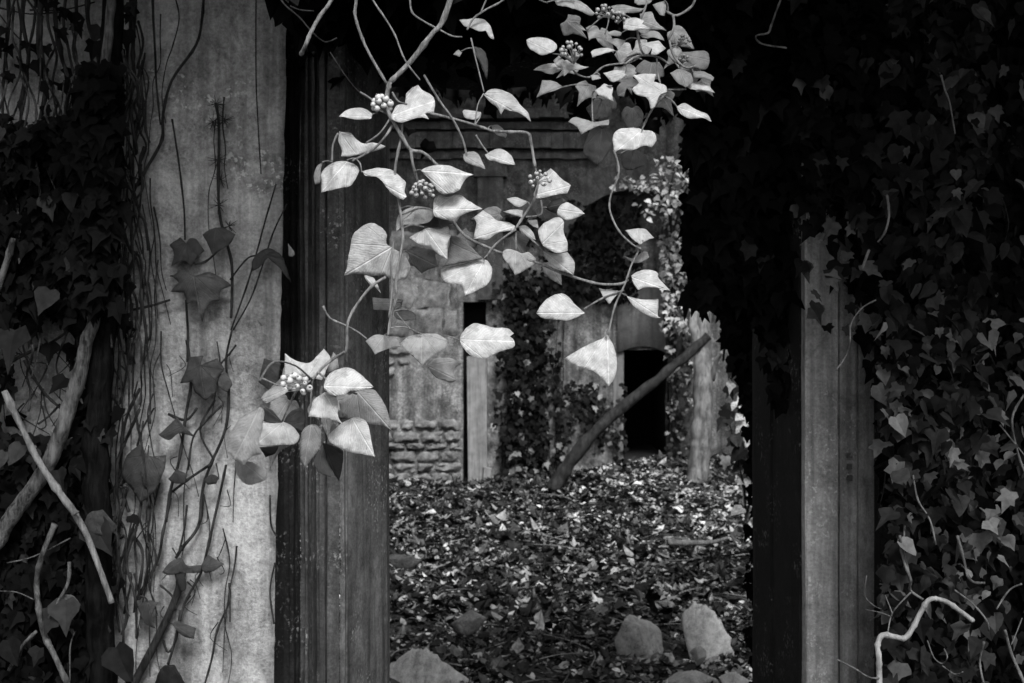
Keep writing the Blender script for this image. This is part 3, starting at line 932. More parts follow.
for (a, b_) in (((0, 15), (34, 50)), ((30, 10), (95, 2)), ((0, 8), (60, 12))):
    mb = MB()
    mb.tube([at(a[0], a[1], 2.55), at((a[0] + b_[0]) / 2, (a[1] + b_[1]) / 2 + 4, 2.55), at(b_[0], b_[1], 2.56)], .0018, .0015, 6)
    mb.build('thin_stem', M['darkstem'], li, True)
for _ in range(66):                                           # the tangle along the edge of the thick stem
    y0 = U(20, 560); x0 = U(102, 146) - max(0, (y0 - 400)) * .02
    mb = MB()
    pts = [at(x0, y0, 2.57)]
    x = x0
    for k in range(1, 6):
        x += U(-9, 9); x = min(max(x, 100), 150)
        pts.append(at(x, y0 + k * U(16, 30), 2.56 + U(-.03, .02)))
    mb.tube(pts, U(.0012, .0042), U(.001, .003), 7, 5, .25)
    mb.build('thin_stem', M['darkstem'], li, True)
for _ in range(16):
    x0, y0 = U(2, 60), U(330, 420)
    mb = MB()
    mb.tube([at(x0, y0, 2.57), at(x0 + U(-12, 18), y0 + U(5, 25), 2.56), at(x0 + U(-18, 36), y0 + U(15, 55), 2.57)], U(.001, .0022), .001, 6, 4)
    mb.build('thin_stem', M['darkstem'], li, True)
stems(mb, [(1.8, 1.4, [(10, 362), (30, 352), (52, 342), (70, 330)]), (1.5, 1.3, [(24, 360), (34, 378), (46, 395), (60, 408)]), (1.2, 1.0, [(60, 404), (50, 415), (38, 424)])], 2.55, own=('thin_stem', M['darkstem'], li))

lv = empty('wall_vine', (-.7, 2.58, 0), 'thin dark vines with scattered drab leaves climbing the middle of the pale wall', 'ivy')
mb = MB()
stems(mb, [(1.3, 1.6, [(204, -10), (202, 18), (196, 45), (172, 80), (163, 114), (162, 139), (149, 164), (134, 189)]), (1.0, .9, [(172, 119), (179, 164), (184, 209), (185, 240)]),
           (1.5, 1.4, [(216, 104), (219, 130), (219, 209), (231, 259), (232, 290), (231, 318)]), (.7, .6, [(256, -5), (256, 75), (258, 124), (261, 174)]),
           (.8, .9, [(276, 184), (266, 218), (249, 279), (231, 330)]), (.8, .8, [(287, 204), (273, 233), (262, 267), (250, 300), (233, 330)]), (1.2, 1.1, [(186, 300), (188, 338), (187, 362)]),
           (1.5, 1.6, [(187, 340), (191, 382), (186, 414), (179, 461), (171, 488), (166, 522)]), (1.4, 1.7, [(229, 385), (226, 427), (211, 464), (203, 488), (200, 522)]),
           (1.3, 1.4, [(226, 465), (219, 498), (207, 551), (200, 575), (184, 605), (174, 645), (168, 664)]), (1.8, 1.6, [(203, 498), (198, 527), (182, 548), (176, 558)]),
           (1.3, 1.6, [(171, 498), (163, 532), (157, 562), (136, 600)]), (3.2, 4.6, [(184, 570), (174, 602), (157, 639), (138, 676), (124, 705)]),
           (1.2, 1.0, [(229, 583), (229, 602), (217, 631), (212, 658), (203, 690)]), (.8, .7, [(229, 590), (230, 605), (230, 622)]),
           (.9, .9, [(270, 495), (271, 524), (277, 537)]), (.9, .9, [(275, 563), (270, 591), (274, 624)]),
           (1.5, 1.6, [(140, 388), (126, 419), (121, 453), (122, 488), (129, 512)]), (.9, .9, [(154, 408), (142, 430), (137, 446)]),
           (1.4, 1.2, [(168, 414), (186, 420), (197, 408)]), (1.5, 1.3, [(211, 464), (190, 478), (172, 492)]), (1.2, 1.0, [(222, 405), (205, 422), (193, 438), (188, 470)]),
           (1.2, 1.0, [(215, 400), (200, 430), (214, 460)]), (2.0, 2.2, [(104, 498), (120, 484), (136, 476), (160, 470)]), (.7, .6, [(170, 276), (195, 277), (228, 284)]),
           (.9, .8, [(150, 535), (155, 552), (158, 566)]), (1.1, 1.0, [(160, 585), (172, 596), (176, 610)]), (1.4, 1.3, [(132, 310), (150, 306), (170, 300)]),
           (.9, .8, [(230, 280), (248, 258), (262, 256)]), (1.2, 1.0, [(186, 262), (205, 262), (228, 240)]), (1.2, 1.1, [(232, 330), (226, 360), (229, 388)]),
           (1.1, 1.0, [(187, 505), (184, 530), (178, 556)]), (1.2, 1.1, [(163, 640), (168, 652), (176, 640), (180, 610)]), (2.2, 2.6, [(175, 560), (178, 585), (172, 610)]),
           (1.0, .9, [(236, 345), (226, 358), (212, 372)])], 2.575, yj=.006, own=('stem', M['darkstem'], lv))
for (x, y) in ((216, 104), (225, 120), (219, 205), (229, 226), (213, 122), (221, 180), (218, 160)):           # tufts of clinging rootlets
    mb = MB()
    for _ in range(16):
        a = U(0, 6.28); l = U(4, 11)
        mb.tube([at(x, y, 2.585), at(x + math.cos(a) * l * .5, y + math.sin(a) * l * .5, 2.575), at(x + math.cos(a) * l, y + math.sin(a) * l, 2.59)], .0009, .0005, 4, 2)
    mb.build('rootlet_tuft', M['darkstem'], lv, True)
for _ in range(34):                                           # long thin runners
    mb = MB()
    x = U(128, 240) if R() < .5 else U(120, 165); y = U(-10, 560)
    pts = [at(x, y, 2.582)]
    dx = U(-2, 2)
    for k in range(random.randint(3, 6)):
        x += dx * 2 + U(-6, 6); y += U(18, 34)
        pts.append(at(x, y, 2.578 + U(-.008, .004)))
    mb.tube(pts, U(.0012, .0024), .0009, 6, 5, .25)
    mb.build('stem', M['darkstem'], lv, True)
for _ in range(24):
    mb = MB()
    x, y = U(120, 232), U(350, 640)
    mb.tube([at(x, y, 2.58), at(x + U(-8, 8), y + U(6, 16), 2.575), at(x + U(-12, 12), y + U(16, 34), 2.58)], U(.0008, .0018), .0007, 5, 4, .2)
    mb.build('stem', M['darkstem'], lv, True)

# ------------------------------------------------------------------ traced single leaves
def smooth_outline(pts, k=5):
    n = len(pts)
    out = []
    def ang(i):
        a = Vector(pts[i - 1]) - Vector(pts[i]); b = Vector(pts[(i + 1) % n]) - Vector(pts[i])
        if a.length < 1e-6 or b.length < 1e-6: return 180
        return math.degrees(a.angle(b))
    corner = [ang(i) < 116 for i in range(n)]
    for i in range(n):
        p0, p1, p2, p3 = (Vector(pts[j % n]) for j in (i - 1, i, i + 1, i + 2))
        if corner[i]: p0 = p1 - (p2 - p1) * .6
        if corner[(i + 1) % n]: p3 = p2 + (p2 - p1) * .6
        for s in range(k):
            t = s / k
            out.append(.5 * ((2 * p1) + (p2 - p0) * t + (2 * p0 - 5 * p1 + 4 * p2 - p3) * t * t + (3 * p1 - p0 - 3 * p2 + p3) * t ** 3))
    return out

def traced_leaf(parent, pts, base, tip, Y, tone, tilt=.35, fold=.22, curl=.12, side=0.0, mat=None, name='leaf', thick=.0005, label=None):
    """a single leaf of real size: outline, fold along the midrib, droop, buckled surface"""
    ol = smooth_outline(pts)
    b = Vector(base); t = Vector(tip)
    ax = t - b; L = max(ax.length, 4); ax.normalize()
    nx_ = Vector((-ax.y, ax.x))
    xs = [p.x for p in ol]; ys = [p.y for p in ol]
    step = max(2.2, L / 13)
    ol = [Vector((p.x + .55 * noise.noise(Vector((p.x * .17, p.y * .17, 3))) + .3 * noise.noise(Vector((p.x * .5, p.y * .5, 8))), p.y + .55 * noise.noise(Vector((p.x * .17, p.y * .17, 13))) + .3 * noise.noise(Vector((p.x * .5, p.y * .5, 18))))) for p in ol]
    vin = [Vector((p.x, p.y)) for p in ol]
    m = len(vin)
    cx_, cy_ = sum(xs) / m, sum(ys) / m
    y = min(ys)
    row = 0
    while y < max(ys):
        x = min(xs) + (step * .5 if row % 2 else 0)
        while x < max(xs):
            c = False; j = m - 1
            for i in range(m):
                if (vin[i].y > y) != (vin[j].y > y) and x < (vin[j].x - vin[i].x) * (y - vin[i].y) / (vin[j].y - vin[i].y) + vin[i].x: c = not c
                j = i
            if c and min((vin[i] - Vector((x, y))).length for i in range(m)) > step * .4: vin.append(Vector((x, y)))
            x += step
        y += step * .87; row += 1
    r = geometry.delaunay_2d_cdt(vin, [(i, (i + 1) % m) for i in range(m)], [list(range(m))], 1, 1e-4)
    V2, FF = r[0], r[2]
    k = Y / F
    o0 = at(base[0], base[1], Y)
    ph = U(0, 99)
    vs = []; uvs = []
    for p in V2:
        d = p - b
        u = d.dot(ax) / L; s = d.dot(nx_) / L
        dep = tilt * (-(p.y - cy_)) + L * (fold * abs(s) + curl * (u - .3) ** 2 + side * s)
        dep += L * (.05 * noise.noise(Vector((u * 3, s * 3, ph))) + .022 * noise.noise(Vector((u * 8, s * 8, ph))))
        w = at(p.x, p.y, Y)
        vs.append((w.x - o0.x, w.y - o0.y + dep * k, w.z - o0.z))
        uvs.append((u, s))
    me = bpy.data.meshes.new(name)
    me.from_pydata(vs, [], [tuple(f) for f in FF])
    uvl = me.uv_layers.new(name='leaf')
    for lp in me.loops:
        uvl.data[lp.index].uv = uvs[lp.vertex_index]
    a_ = me.attributes.new('tone', 'FLOAT', 'POINT')
    a_.data.foreach_set('value', [tone] * len(vs))
    me.polygons.foreach_set('use_smooth', [True] * len(me.polygons))
    me.materials.append(mat or M['sleaf'])
    o = bpy.data.objects.new(name, me)
    C.objects.link(o)
    o.parent = parent
    o.location = o0 - parent.matrix_basis.translation
    o.color = (tone, tone, tone, 1)
    md = o.modifiers.new('thickness', 'SOLIDIFY')
    md.thickness = thick
    md.offset = 0
    if label: o['label'] = label
    return o

ZR = {1: (310, 70, 4.879), 2: (380, 120, 4.879), 3: (440, 150, 4.269), 4: (530, 0, 4.016), 5: (520, 210, 3.594), 6: (220, 330, 4.267), 7: (335, 205, 4.879), 8: (450, 0, 4.879), 9: (390, 280, 4.879),
      11: (120, 180, 3.794), 12: (100, 340, 3.794), 13: (120, 500, 3.729), 14: (0, 490, 3.539)}
def conv(rg, pts):
    x0, y0, k = ZR[rg]
    return [(x0 + x / k, y0 + y / k) for x, y in pts]

# tone (dark halves of folded leaves hold their shade), region, base index or point, tip point, outline, options
def leaves(parent, Y, rows, stems_px=None, pet=None, mat=None, tscale=1.0):
    for row in rows:
        tone, rg, base, tip, pts = row[:5]
        op = dict(row[5]) if len(row) > 5 else {}
        q = conv(rg, pts); b = conv(rg, [base])[0]; t = conv(rg, [tip])[0]
        dy = op.pop('dy', U(-.012, .012))
        lf = traced_leaf(parent, q, b, t, Y + dy, tone * tscale, mat=mat, **op)
        if pet is not None and stems_px:
            best = min(stems_px, key=lambda s: (s[0] - b[0]) ** 2 + (s[1] - b[1]) ** 2)
            d = math.hypot(best[0] - b[0], best[1] - b[1])
            if 4 < d < 48:
                mid = ((best[0] + b[0]) / 2 + U(-2, 2), (best[1] + b[1]) / 2 - d * .12)
                mp_ = MB()
                mp_.tube([at(best[0], best[1], Y), at(mid[0], mid[1], Y + dy * .5), at(b[0], b[1], Y + dy)], .0012, .0009, 6, 4, .1)
                st_ = mp_.build('stalk', M['stem'], None, True, org=at(b[0], b[1], Y + dy))
                st_.parent = lf
                st_.location = (0, 0, 0)

def dense(paths):
    out = []
    for (_, _, pts) in paths:
        for i in range(len(pts) - 1):
            for k in range(5):
                t = k / 5
                out.append((pts[i][0] * (1 - t) + pts[i + 1][0] * t, pts[i][1] * (1 - t) + pts[i + 1][1] * t))
    return out

def berries(parent, px, py, Y, rpx, n, rad=.0036, tone=.5, origin=None):
    mb = MB()
    c = at(px, py, Y)
    rr = rpx * Y / F
    o = at(*(origin or (px, py + rpx * .7)), Y + .01)
    for i in range(n):
        a = i * 2.39996; h = 1 - 1.7 * i / n
        q = math.sqrt(max(0, 1 - h * h))
        p = c + Vector((math.cos(a) * q * rr, -math.sin(a) * q * rr * .7 - rr * .1, h * rr * .85)) * U(.86, 1.08)
        r = rad * U(.72, 1.16)
        mb.ball(p, r, tone * U(.8, 1.15), 10, 7, .95)
        d = (p - o).normalized()
        mb.ball(p + d * r * .72, r * .45, .06, 8, 5, .8)
        mb.ball(p + d * r * 1.05, r * .16, .3, 6, 4)
        mb.tube([o, o.lerp(p, .5) + Vector((0, 0, .001)), p], .0007, .0006, 5, 2, tone=.25)
    return mb.build('berry_cluster', M['berry'], parent, True)

def filler(parent, Y, spots):
    for (x, y, ln, a, tone) in spots:
        a = math.radians(a)
        ca, sa_ = math.cos(a), math.sin(a)
        shp = random.choice((IVY3, HEART, IVY3))
        f = U(.6, 1.0)
        q = [(x + ln * (p[1] * ca - p[0] * f * sa_), y + ln * (p[1] * sa_ + p[0] * f * ca)) for p in shp]
        traced_leaf(parent, q, (x, y), (x + ln * ca, y + ln * sa_), Y + U(.03, .12), tone, tilt=U(-.1, .4), fold=U(.1, .4))
B, MD, DK = .52, .34, .12
# ---- spray A : the long twig hanging at the left
YA = 1.75
sa = empty('ivy_spray', at(444, -10, YA), 'long hanging ivy twig with pale leaves and two round berry heads, left of centre', 'ivy')
PA = [(2.9, 2.4, [(462, -40), (444, 18), (432, 34), (410, 62), (390, 82)]), (2.3, 2.2, [(390, 82), (387, 95), (388, 110), (393, 121)]),
      (2.0, 1.5, [(393, 121), (404, 140), (411, 150), (422, 152), (430, 158), (437, 165)]), (1.5, 1.3, [(411, 151), (413, 165), (418, 182)]),
      (1.5, 1.4, [(352, -20), (356, 0), (355, 15), (361, 35), (370, 55), (387, 84)]), (1.0, .8, [(365, -20), (373, 0), (385, 18), (395, 35), (405, 60), (420, 80)]),
      (1.4, 1.4, [(402, 122), (401, 138), (395, 171), (399, 202), (403, 235), (401, 252), (396, 281), (396, 298), (391, 316), (388, 336)]),
      (1.0, 1.0, [(394, 240), (391, 262), (392, 290), (389, 318)]),
      (1.5, 1.5, [(386, 277), (372, 286), (358, 303), (348, 322), (347, 344), (345, 352), (336, 357), (322, 368), (312, 378)]),
      (1.1, .7, [(323, 306), (330, 318), (345, 325), (358, 332), (367, 339)]),
      (1.3, 1.1, [(393, 124), (385, 137), (372, 150), (352, 161)]), (1.0, .9, [(391, 117), (380, 133), (366, 143)]),
      (1.0, .9, [(332, 162), (333, 145), (338, 133)]), (1.0, .8, [(392, 92), (398, 101), (407, 104)]),
      (1.0, .8, [(410, -5), (412, 12), (425, 22), (440, 30), (452, 36), (462, 37)]), (.9, .8, [(377, 113), (372, 100), (360, 92)])]
mb = MB(); stems(mb, PA, YA, yj=.004)
rowsA = [
 (B, 1, (300, 230), (140, 224), [(300, 238), (270, 243), (205, 240), (140, 224), (175, 192), (215, 181), (265, 186), (298, 210)]),
 (B, 1, (402, 225), (600, 150), [(400, 228), (412, 190), (425, 168), (462, 160), (466, 100), (490, 70), (520, 52), (545, 85), (590, 110), (608, 150), (604, 205), (563, 212), (582, 243), (545, 235), (500, 245), (450, 262), (415, 252)], dict(tilt=.5)),
 (B, 1, (145, 300), (367, 370), [(140, 300), (165, 297), (195, 303), (225, 335), (262, 358), (310, 352), (367, 370), (340, 388), (300, 398), (240, 412), (190, 420), (150, 418), (152, 390), (135, 340)], dict(fold=.3)),
 (.5, 1, (180, 440), (58, 600), [(58, 600), (52, 540), (46, 500), (65, 470), (110, 440), (160, 438), (210, 455), (240, 490), (220, 540), (200, 570), (150, 580), (100, 590)], dict(side=.35)),
 (.2, 1, (60, 450), (25, 550), [(60, 450), (30, 470), (18, 520), (26, 560), (50, 545), (50, 490)], dict(dy=-.2, tilt=.2)),
 (B, 1, (252, 500), (470, 620), [(250, 490), (290, 480), (345, 472), (400, 485), (440, 520), (466, 550), (462, 590), (472, 620), (455, 635), (420, 620), (385, 590), (350, 540), (320, 520), (270, 515)]),
 (B, 2, (200, 243), (455, 265), [(197, 240), (240, 222), (290, 214), (340, 220), (385, 240), (455, 265), (425, 278), (400, 315), (385, 345), (340, 360), (300, 358), (275, 335), (240, 290)], dict(dy=-.03)),
 (B, 2, (265, 440), (497, 432), [(262, 385), (285, 365), (330, 370), (385, 360), (430, 390), (497, 432), (440, 447), (390, 470), (340, 488), (290, 480), (262, 460)], dict(dy=-.015)),
 (.42, 2, (165, 425), (78, 550), [(80, 480), (110, 440), (165, 420), (230, 425), (262, 440), (262, 470), (240, 500), (200, 512), (180, 515), (120, 515), (80, 548)], dict(side=.4)),
 (.10, 2, (262, 440), (300, 520), [(190, 505), (240, 480), (262, 470), (340, 490), (360, 500), (300, 520), (240, 520)], dict(dy=.03, tilt=-.4)),
 (.46, 2, (215, 522), (330, 680), [(140, 570), (230, 525), (280, 530), (330, 515), (345, 560), (330, 600), (330, 680), (280, 650), (240, 620), (180, 600)]),
 (.40, 7, (275, 205), (45, 345), [(275, 205), (250, 185), (250, 140), (220, 105), (170, 85), (120, 110), (85, 150), (70, 230), (60, 300), (45, 345), (100, 335), (180, 345), (230, 340), (280, 365), (310, 362), (345, 340), (362, 295), (345, 255), (310, 225)], dict(side=-.3, tilt=.2)),
 (.17, 7, (350, 225), (500, 300), [(350, 228), (385, 202), (430, 212), (480, 222), (492, 262), (502, 302), (455, 312), (420, 332), (385, 300), (345, 285), (362, 255)], dict(dy=.04, tilt=-.2)),
 (B, 7, (145, 345), (225, 430), [(145, 340), (190, 360), (225, 430), (185, 390), (150, 365)]),
 (.16, 7, (325, 480), (180, 480), [(180, 450), (240, 455), (330, 460), (325, 500), (280, 515), (185, 510)], dict(dy=.12)),
 (.17, 7, (290, 530), (395, 550), [(290, 520), (340, 510), (390, 530), (395, 560), (330, 565), (290, 545)], dict(dy=.12)),
 (.33, 7, (240, 635), (180, 720), [(145, 665), (190, 635), (240, 635), (300, 655), (316, 690), (250, 705), (195, 730), (170, 690)], dict(dy=.03)),
 (.36, 9, (155, 265), (158, 418), [(45, 310), (90, 275), (150, 265), (220, 262), (278, 290), (270, 330), (215, 370), (180, 395), (158, 418), (125, 385), (75, 345)], dict(tilt=.2)),
 (.3, 9, (185, 420), (310, 480), [(180, 420), (215, 385), (290, 380), (350, 408), (320, 430), (310, 460), (325, 490), (300, 500), (260, 490), (215, 470)], dict(side=.5, dy=.05)),
 (B, 9, (340, 290), (608, 300), [(340, 285), (370, 235), (415, 210), (460, 220), (510, 232), (570, 235), (605, 260), (585, 275), (608, 300), (600, 330), (550, 345), (510, 360), (465, 382), (400, 370), (360, 335)], dict(tilt=.45)),
]
stA = dense(PA)
leaves(sa, YA, rowsA, stA, mb)
mb.tube([at(x, y, YA + .01) for x, y in ((396, 312), (412, 330), (430, 335), (448, 336), (460, 340))], .0009, .0008, 6)
mb.build('stem', M['stem'], sa, True)
berries(sa, 382, 105, YA, 10, 15, .0048, .5, (390, 116))
berries(sa, 423, 191, YA - .035, 11, 24, .0036, .34, (418, 182))

# ---- lower cluster on the same twig
YB = 1.62
sb = empty('ivy_spray', at(318, 370, YB), 'low cluster of broad ivy leaves round a white berry head before the wall edge', 'ivy')
mb = MB()
PB = [(1.5, 1.4, [(345, 352), (336, 357), (324, 366), (312, 380)]), (1.0, .9, [(312, 380), (311, 400), (311, 424)]), (1.0, .9, [(322, 386), (320, 404), (320, 424)]), (1.2, 1.0, [(318, 372), (330, 382), (345, 390), (357, 394)]),
      (1.1, .9, [(312, 380), (296, 392), (282, 422)]), (.9, .8, [(300, 390), (280, 386), (262, 378)])]
stems(mb, PB, YB, yj=.004)
rowsB = [
 (B, 6, (370, 210), (273, 100), [(275, 195), (273, 100), (320, 130), (378, 140), (410, 110), (435, 80), (465, 120), (455, 160), (435, 215), (400, 205), (350, 190), (310, 205)], dict(dy=.03, tilt=.3)),
 (B, 6, (450, 240), (655, 245), [(445, 225), (465, 185), (510, 165), (555, 165), (595, 190), (655, 245), (600, 258), (560, 260), (520, 280), (475, 275), (450, 255)], dict(dy=-.03, tilt=.4)),
 (.25, 6, (585, 262), (735, 430), [(500, 310), (540, 285), (585, 262), (650, 255), (690, 300), (715, 350), (735, 430), (700, 410), (630, 400), (570, 385), (520, 370)], dict(dy=.03, tilt=.15)),
 (B, 6, (440, 270), (525, 400), [(395, 300), (445, 265), (490, 290), (500, 320), (505, 370), (525, 400), (480, 385), (430, 375), (375, 370), (385, 330)], dict(dy=-.02)),
 (B, 6, (560, 378), (662, 538), [(455, 450), (490, 420), (530, 390), (580, 375), (625, 400), (645, 470), (662, 538), (610, 530), (550, 520), (500, 500), (465, 480)], dict(dy=0.0)),
 (.42, 6, (265, 395), (155, 490), [(265, 395), (310, 420), (335, 455), (320, 485), (250, 490), (185, 495), (155, 480), (158, 450), (180, 390), (220, 400)], dict(dy=-.02, tilt=.5)),
 (.09, 6, (265, 395), (190, 325), [(265, 397), (220, 402), (180, 388), (190, 325), (225, 340)], dict(dy=-.018, tilt=-.6)),
 (.09, 6, (265, 395), (335, 450), [(268, 395), (300, 350), (345, 330), (360, 380), (345, 440), (312, 422)], dict(dy=.0, tilt=-.5)),
 (.22, 6, (388, 402), (360, 590), [(380, 405), (415, 410), (430, 440), (425, 500), (400, 540), (360, 590), (340, 540), (340, 480), (350, 430)], dict(dy=-.01, tilt=.1)),
 (.04, 6, (440, 480), (500, 650), [(440, 480), (475, 490), (525, 515), (520, 580), (500, 650), (475, 600), (455, 540)], dict(dy=.05, tilt=-.3)),
 (.16, 6, (440, 480), (420, 600), [(440, 482), (456, 545), (490, 630), (440, 620), (400, 570), (425, 510)], dict(dy=.052, tilt=.1)),
 (.32, 6, (175, 300), (290, 250), [(175, 290), (200, 260), (250, 240), (290, 260), (250, 290), (200, 315)], dict(dy=-.1)),
 (.28, 6, (470, 180), (485, 95), [(455, 180), (480, 95), (500, 120), (505, 160), (480, 175)], dict(dy=.06)),
 (.015, 6, (170, 500), (230, 530), [(170, 500), (250, 495), (230, 530), (190, 545)], dict(dy=.03, tilt=-.5)),
 (.27, 6, (165, 330), (60, 560), [(165, 330), (182, 350), (176, 420), (166, 480), (175, 530), (130, 545), (105, 575), (60, 545), (25, 520), (40, 440), (70, 390), (120, 350)], dict(dy=-.55, tilt=.25)),
 (.22, 6, (90, 560), (190, 640), [(60, 560), (120, 560), (200, 600), (190, 640), (120, 660), (70, 620)], dict(dy=-.52, tilt=.2)),
]
leaves(sb, YB, rowsB, None, None)
mb.tube([at(312, 380, YB), at(296, 366, 1.45), at(274, 362, 1.25), at(260, 380, 1.08)], .0013, .001, 6)
filler(sb, YB, [(300, 372, 34, 150, .2), (322, 398, 38, 80, .3), (335, 400, 40, 40, .22), (288, 400, 34, 120, .24), (350, 410, 34, 70, .2), (278, 430, 36, 100, .14)])
mb.build('stem', M['stem'], sb, True)
berries(sb, 295, 386, YB - .03, 14, 19, .0044, .52, (308, 390))

# ---- spray C : middle twigs
YC = 1.80
sm = empty('ivy_spray', at(515, 228, YC), 'spreading central ivy twig with a star of pale leaves and one hanging pointed leaf', 'ivy')
mb = MB()
PC = [(1.4, 1.3, [(424, 112), (450, 118), (475, 125), (492, 131)]), (1.6, 1.5, [(492, 131), (510, 132), (527, 133), (531, 142), (535, 167)]), (1.2, 1.1, [(424, 75), (439, 100), (452, 118), (463, 140), (467, 158)]),
      (1.2, 1.2, [(535, 167), (538, 182), (534, 200), (525, 214), (516, 228)]), (1.5, 1.3, [(452, 220), (458, 228), (468, 238), (487, 247), (502, 253), (536, 262), (557, 271), (580, 279), (600, 284), (620, 284), (628, 280)]),
      (1.2, 1.0, [(516, 229), (496, 244), (485, 259)]), (.9, .8, [(516, 232), (516, 250)]), (.9, .8, [(520, 230), (532, 240), (541, 248)]), (1.0, .9, [(541, 200), (541, 214), (526, 217)]),
      (1.1, .9, [(614, 150), (619, 172), (611, 195), (610, 211), (619, 231), (632, 244), (641, 249)]), (1.0, 1.0, [(643, 240), (638, 252), (631, 266), (625, 284), (615, 306), (608, 335)]),
      (1.0, .9, [(584, 309), (603, 298), (624, 290)]), (.9, .7, [(476, 135), (482, 145), (488, 153)])]
stems(mb, PC, YC, yj=.004)
rowsC = [
 (B, 2, (655, 518), (455, 580), [(455, 580), (470, 500), (460, 470), (500, 430), (545, 465), (575, 490), (620, 495), (660, 515), (650, 540), (600, 545), (560, 560), (520, 585)], dict(fold=.35)),
 (.36, 2, (410, 175), (515, 240), [(405, 165), (440, 150), (480, 165), (515, 240), (480, 230), (440, 215), (410, 195)]),
 (B, 2, (520, 168), (660, 220), [(510, 170), (560, 140), (600, 138), (640, 170), (660, 220), (600, 215), (560, 200), (530, 195)]),
 (B, 3, (190, 465), (108, 622), [(190, 465), (215, 490), (222, 530), (205, 570), (160, 600), (108, 622), (90, 575), (40, 570), (5, 545), (0, 505), (60, 490), (120, 480)], dict(tilt=.4, dy=-.03)),
 (.17, 3, (188, 463), (0, 500), [(188, 463), (120, 478), (60, 488), (0, 503), (30, 470), (35, 420), (45, 365), (90, 375), (130, 410), (170, 450)], dict(tilt=-.25, dy=-.028)),  # upper half of the folded leaf above, its shade put into the tone
 (.40, 3, (325, 428), (320, 535), [(325, 430), (350, 440), (380, 435), (412, 465), (395, 495), (370, 505), (345, 525), (320, 533), (300, 500), (270, 460), (268, 435), (290, 422)], dict(tilt=.1)),
 (B + .04, 3, (432, 405), (535, 300), [(420, 345), (440, 315), (480, 290), (510, 285), (530, 305), (528, 345), (545, 395), (545, 430), (500, 440), (465, 425), (435, 400)], dict(dy=-.03, tilt=.2)),
 (.40, 3, (440, 430), (572, 535), [(440, 430), (500, 442), (545, 432), (575, 480), (570, 535), (530, 520), (490, 500), (455, 465)], dict(dy=-.01)),
 (B, 3, (402, 195), (558, 150), [(400, 190), (410, 160), (430, 110), (475, 72), (500, 95), (515, 115), (558, 148), (545, 185), (500, 190), (440, 205), (410, 207)], dict(dy=.02)),
 (.5, 3, (455, 245), (622, 270), [(500, 270), (510, 240), (540, 222), (580, 240), (620, 270), (590, 285), (545, 300), (515, 285)], dict(dy=.01)),
 (.07, 3, (450, 245), (540, 225), [(450, 248), (480, 215), (520, 205), (540, 222), (510, 242), (498, 268), (475, 262)], dict(dy=.03, tilt=-.5)),
 (B, 3, (375, 222), (285, 205), [(285, 208), (320, 200), (375, 220), (350, 240), (320, 240)]),
 (B, 3, (352, 275), (270, 262), [(270, 262), (320, 252), (355, 258), (350, 290), (310, 275)]),
 (.48, 3, (338, 325), (410, 385), [(335, 325), (365, 320), (395, 350), (410, 385), (380, 375), (350, 355)]),
 (.48, 3, (372, 305), (420, 335), [(370, 300), (415, 295), (420, 335), (395, 325)]),
 (B, 5, (232, 370), (60, 370), [(60, 370), (80, 335), (110, 310), (150, 298), (175, 310), (200, 340), (232, 370), (205, 385), (165, 397), (110, 393), (80, 388)]),
 (B, 5, (315, 448), (318, 632), [(315, 448), (290, 465), (225, 495), (160, 535), (200, 560), (265, 580), (300, 615), (318, 632), (340, 600), (348, 560), (345, 510), (330, 470)], dict(tilt=.3, fold=.1)),
 (B, 5, (400, 240), (540, 292), [(400, 235), (425, 220), (465, 212), (498, 225), (500, 245), (540, 292), (490, 280), (450, 278), (425, 288), (408, 265)]),
 (B, 5, (385, 308), (505, 388), [(385, 308), (420, 318), (460, 322), (500, 320), (498, 350), (495, 380), (505, 388), (470, 385), (430, 362), (400, 335)]),
 (B, 5, (365, 290), (320, 338), [(285, 280), (310, 285), (340, 288), (365, 290), (345, 310), (320, 338), (300, 310)]),
 (B, 5, (430, 126), (378, 72), [(378, 72), (420, 65), (455, 68), (482, 98), (455, 110), (430, 126), (405, 105)]),
 (.3, 5, (440, 150), (370, 165), [(370, 165), (410, 172), (440, 150), (460, 150), (465, 170), (440, 185), (410, 190)], dict(dy=.03)),
 (.40, 8, (165, 455), (395, 600), [(165, 455), (195, 430), (235, 425), (290, 445), (320, 475), (345, 510), (380, 550), (395, 600), (350, 560), (310, 545), (265, 535), (250, 562), (225, 520), (190, 490)]),
 (B, 8, (150, 555), (60, 548), [(60, 545), (75, 533), (150, 545), (150, 565), (125, 583), (75, 575)]),
 (.35, 8, (205, 612), (275, 670), [(200, 615), (235, 605), (280, 655), (270, 675), (225, 655)], dict(dy=.05)),
]
leaves(sm, YC, rowsC, dense(PC), mb)
filler(sm, YC, [(512, 236, 30, 60, .16), (500, 214, 28, 170, .22), (540, 206, 26, 30, .2), (470, 232, 34, 110, .12), (548, 262, 26, 60, .2), (456, 210, 30, 160, .18)])
mb.build('stem', M['stem'], sm, True)
berries(sm, 540, 181, YC - .03, 11, 13, .0034, .42, (535, 184))

